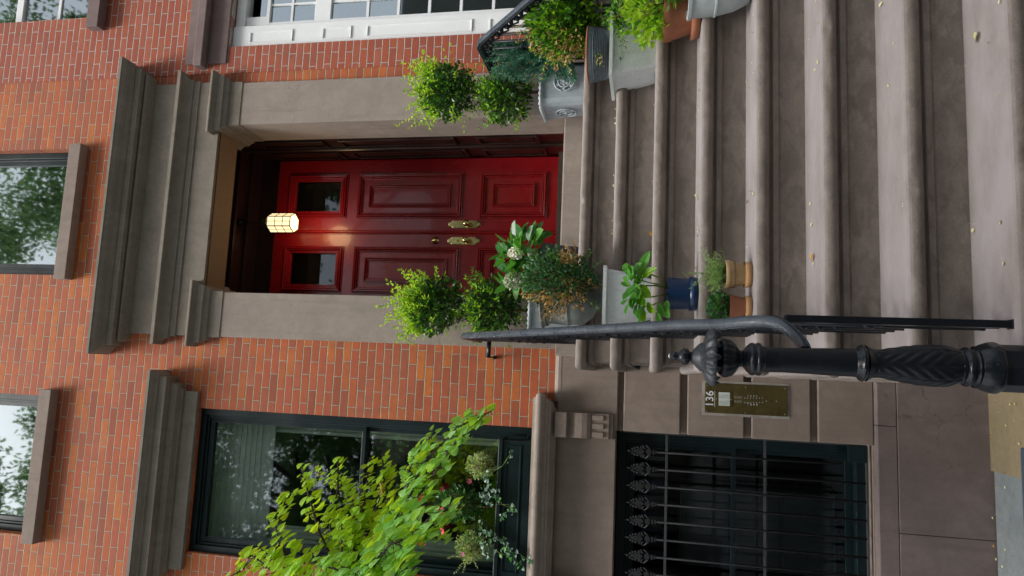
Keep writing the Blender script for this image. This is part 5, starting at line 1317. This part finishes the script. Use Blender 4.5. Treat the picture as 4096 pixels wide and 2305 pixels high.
for (k, sx, sy, s, c) in fl:
    z = (9-k)*RR+.002; yf, yk = -(LL+k*TT)+.03, -(LL+(k-1)*TT)+.06
    if k >= 3: p = at(sx, sy, Z=z); y = min(max(p.y, yf), yk)
    else: y = yk-.05 if k == 1 else yk-.10
    if k < 3: y = yf+.012
    p = at(sx, sy, Y=y)
    o = bpy.data.objects.new('fallen_leaf', fmesh[c]); col.objects.link(o); o.location = (p.x, y, z+.002)
    o.scale = (s*1.08, s*1.08, s*1.08); o.rotation_euler = (rnd.uniform(-.3,.3)+(.5 if k < 3 else 0), rnd.uniform(-.3,.3), rnd.uniform(0,6.28))
    stn = ['landing','first','second','third','fourth','fifth','sixth','seventh'][k]
    lb = ['pale yellow','orange yellow','small brown dead'][c]+' leaf fallen on the '+stn+' step below the landing'
    lb += ', left side' if p.x < .72 else (', right side' if p.x > 1.3 else ', middle')
    if c == 0: lb += ' back' if y > (yf+yk)/2 else ' front'
    if s > .028: lb = 'largest '+lb
    elif s < .0088: lb = 'tiny '+lb
    tag(o, lb, 'leaf', 'fallen leaves on the steps')
for (x, y, c) in ((655,210,0),(620,215,0),(590,365,0),(685,495,0),(580,705,2),(585,810,0),(435,1005,0),(465,1215,1),(585,1260,0),(520,1330,0),(565,1380,0),(470,1440,2),(430,640,2),(425,450,2)):
    p = at(3700+x/1.8, 1500+y/1.8, Z=-.592)
    o = bpy.data.objects.new('fallen_leaf', fmesh[c]); col.objects.link(o); o.location = (p.x, min(p.y,-.12), -.588); o.scale = (.016,.016,.016); o.rotation_euler = (0,.2,rnd.uniform(0,6.28))
    tag(o, ['pale','orange','brown'][c]+' leaf fallen on the '+('yellow slab' if p.x > -.57 else 'blue grey paving')+' of the sunken areaway, '+('near the wall' if p.y > -.22 else 'away from the wall'), 'leaf', 'fallen leaves on the areaway floor')

lit = MB()
for i in range(900):
    k = rnd.choice([3,4,4,5,5,6,6,7,7]); z = (9-k)*RR+.0035
    yk = -(LL+(k-1)*TT)+.047; x = rnd.uniform(SXL, SXR); y = yk-abs(rnd.gauss(0,.018))-.003 if rnd.random() < .7 else yk-rnd.uniform(0,.25)
    sz = rnd.uniform(.0012,.0036); a = rnd.uniform(0,6.28)
    lit.add([(x,y,z),(x+sz*math.cos(a),y+sz*math.sin(a),z+.001),(x+sz*math.cos(a+1.3),y+sz*math.sin(a+1.3),z)], [(0,1,2)], rnd.choice([0,0,0,1]))
for i in range(500):
    x = rnd.uniform(-2.2,.2); y = -.118-abs(rnd.gauss(0,.06)) if rnd.random() < .6 else rnd.uniform(-.9,-.12); sz = rnd.uniform(.0015,.006); a = rnd.uniform(0,6.28); z = -.5925
    lit.add([(x,y,z),(x+sz*math.cos(a),y+sz*math.sin(a),z+.002),(x+sz*math.cos(a+1.3),y+sz*math.sin(a+1.3),z)], [(0,1,2)], rnd.choice([0,0,1,2]))
tag(lit.build('litter', [FALL_B, FALL_Y, FALL_O]), 'fine grit and plant crumbs gathered in the corners of the steps', 'litter', kind='stuff')

# ================================================================== across the street (seen in the panes)
def street_tree(x, y, h, crown_r, cz, lab, n=9000):
    t_ = empty('street_tree', lab, 'tree', (x, y, 0), 'street trees behind the viewer')
    q = MB(); q.tube([(x,y,0),(x+.1,y,h*.3),(x-.1,y,h*.5),(x,y,h*.75)], [.19,.16,.12,.06], 10)
    lim = []
    for i in range(14):
        d = rv(); d.z = abs(d.z)*.7+.2; a = Vector((x,y,h*rnd.uniform(.32,.65))); b = a+Vector((d.x*crown_r*.9, d.y*crown_r*.9, d.z*crown_r*1.1)); m_ = a.lerp(b,.5)+rv(.3)
        q.tube([a, m_, b], [.07,.045,.015], 6); lim += [m_, b, a.lerp(b,.75)]
    q.build('trunk', TWIG, t_)
    q = MB(); cs = [(c_, rnd.uniform(.45,.9)) for c_ in lim]+[(Vector((x,y,cz))+rv(crown_r*rnd.random()**.5), rnd.uniform(.4,1.0)) for i in range(95)]
    for i in range(n):
        c, cr__ = rnd.choice(cs); o_ = rv(rnd.random()**.5*cr__); o_.z *= .6; p = c+o_; leaf(q, p, rv(), rv(), rnd.uniform(.10,.16)*(1 if y > -12 else 1.7), rnd.uniform(.05,.085)*(1 if y > -12 else 1.7), 0, 'diamond')
    q.build('crown', [L_ST], t_)
street_tree(-3.2, -8.6, 19, 4.5, 12.4, 'leafy street tree by the kerb left of the viewer', 48000)
street_tree(-3.6, -8.9, 12, 3.5, 7.6, 'lower leafy street tree by the kerb, far left of the viewer', 34000)
street_tree(4.1, -8.6, 20, 4.2, 13.6, 'leafy street tree by the kerb right of the viewer', 42000)
street_tree(.4, -19.5, 15, 4.8, 9.5, 'tall leafy street tree on the far side of the street', 9000)
street_tree(-9.4, -18.5, 15, 4.8, 9.0, 'leafy street tree on the far side, left', 9000)
for i, (x0, x1, h) in enumerate(((-22,-9,12),(-9,0,13),(0,9,11.5),(9,22,13))):
    hb = empty('row_house_opposite', ['pale row house across the street, far left','red row house across the street, left of centre','brown row house across the street, right of centre','pale row house across the street, far right'][i], 'house', ((x0+x1)/2,-24,0), 'row houses across the street')
    q = MB(); q.box(x0+.01, x1-.01, -34, -24, -.15, h); q.build('wall', [ST, ST_D, ST_C, PAVE][i], hb)
    nx = int((x1-x0)/2.2)
    for a in range(nx):
        for b in range(3):
            q = MB(); xx = x0+1.1+a*(x1-x0-1)/nx; q.box(xx, xx+1.0, -24.0, -23.96, 1.6+b*3.4, 3.5+b*3.4); q.build('window', DARKW, hb)
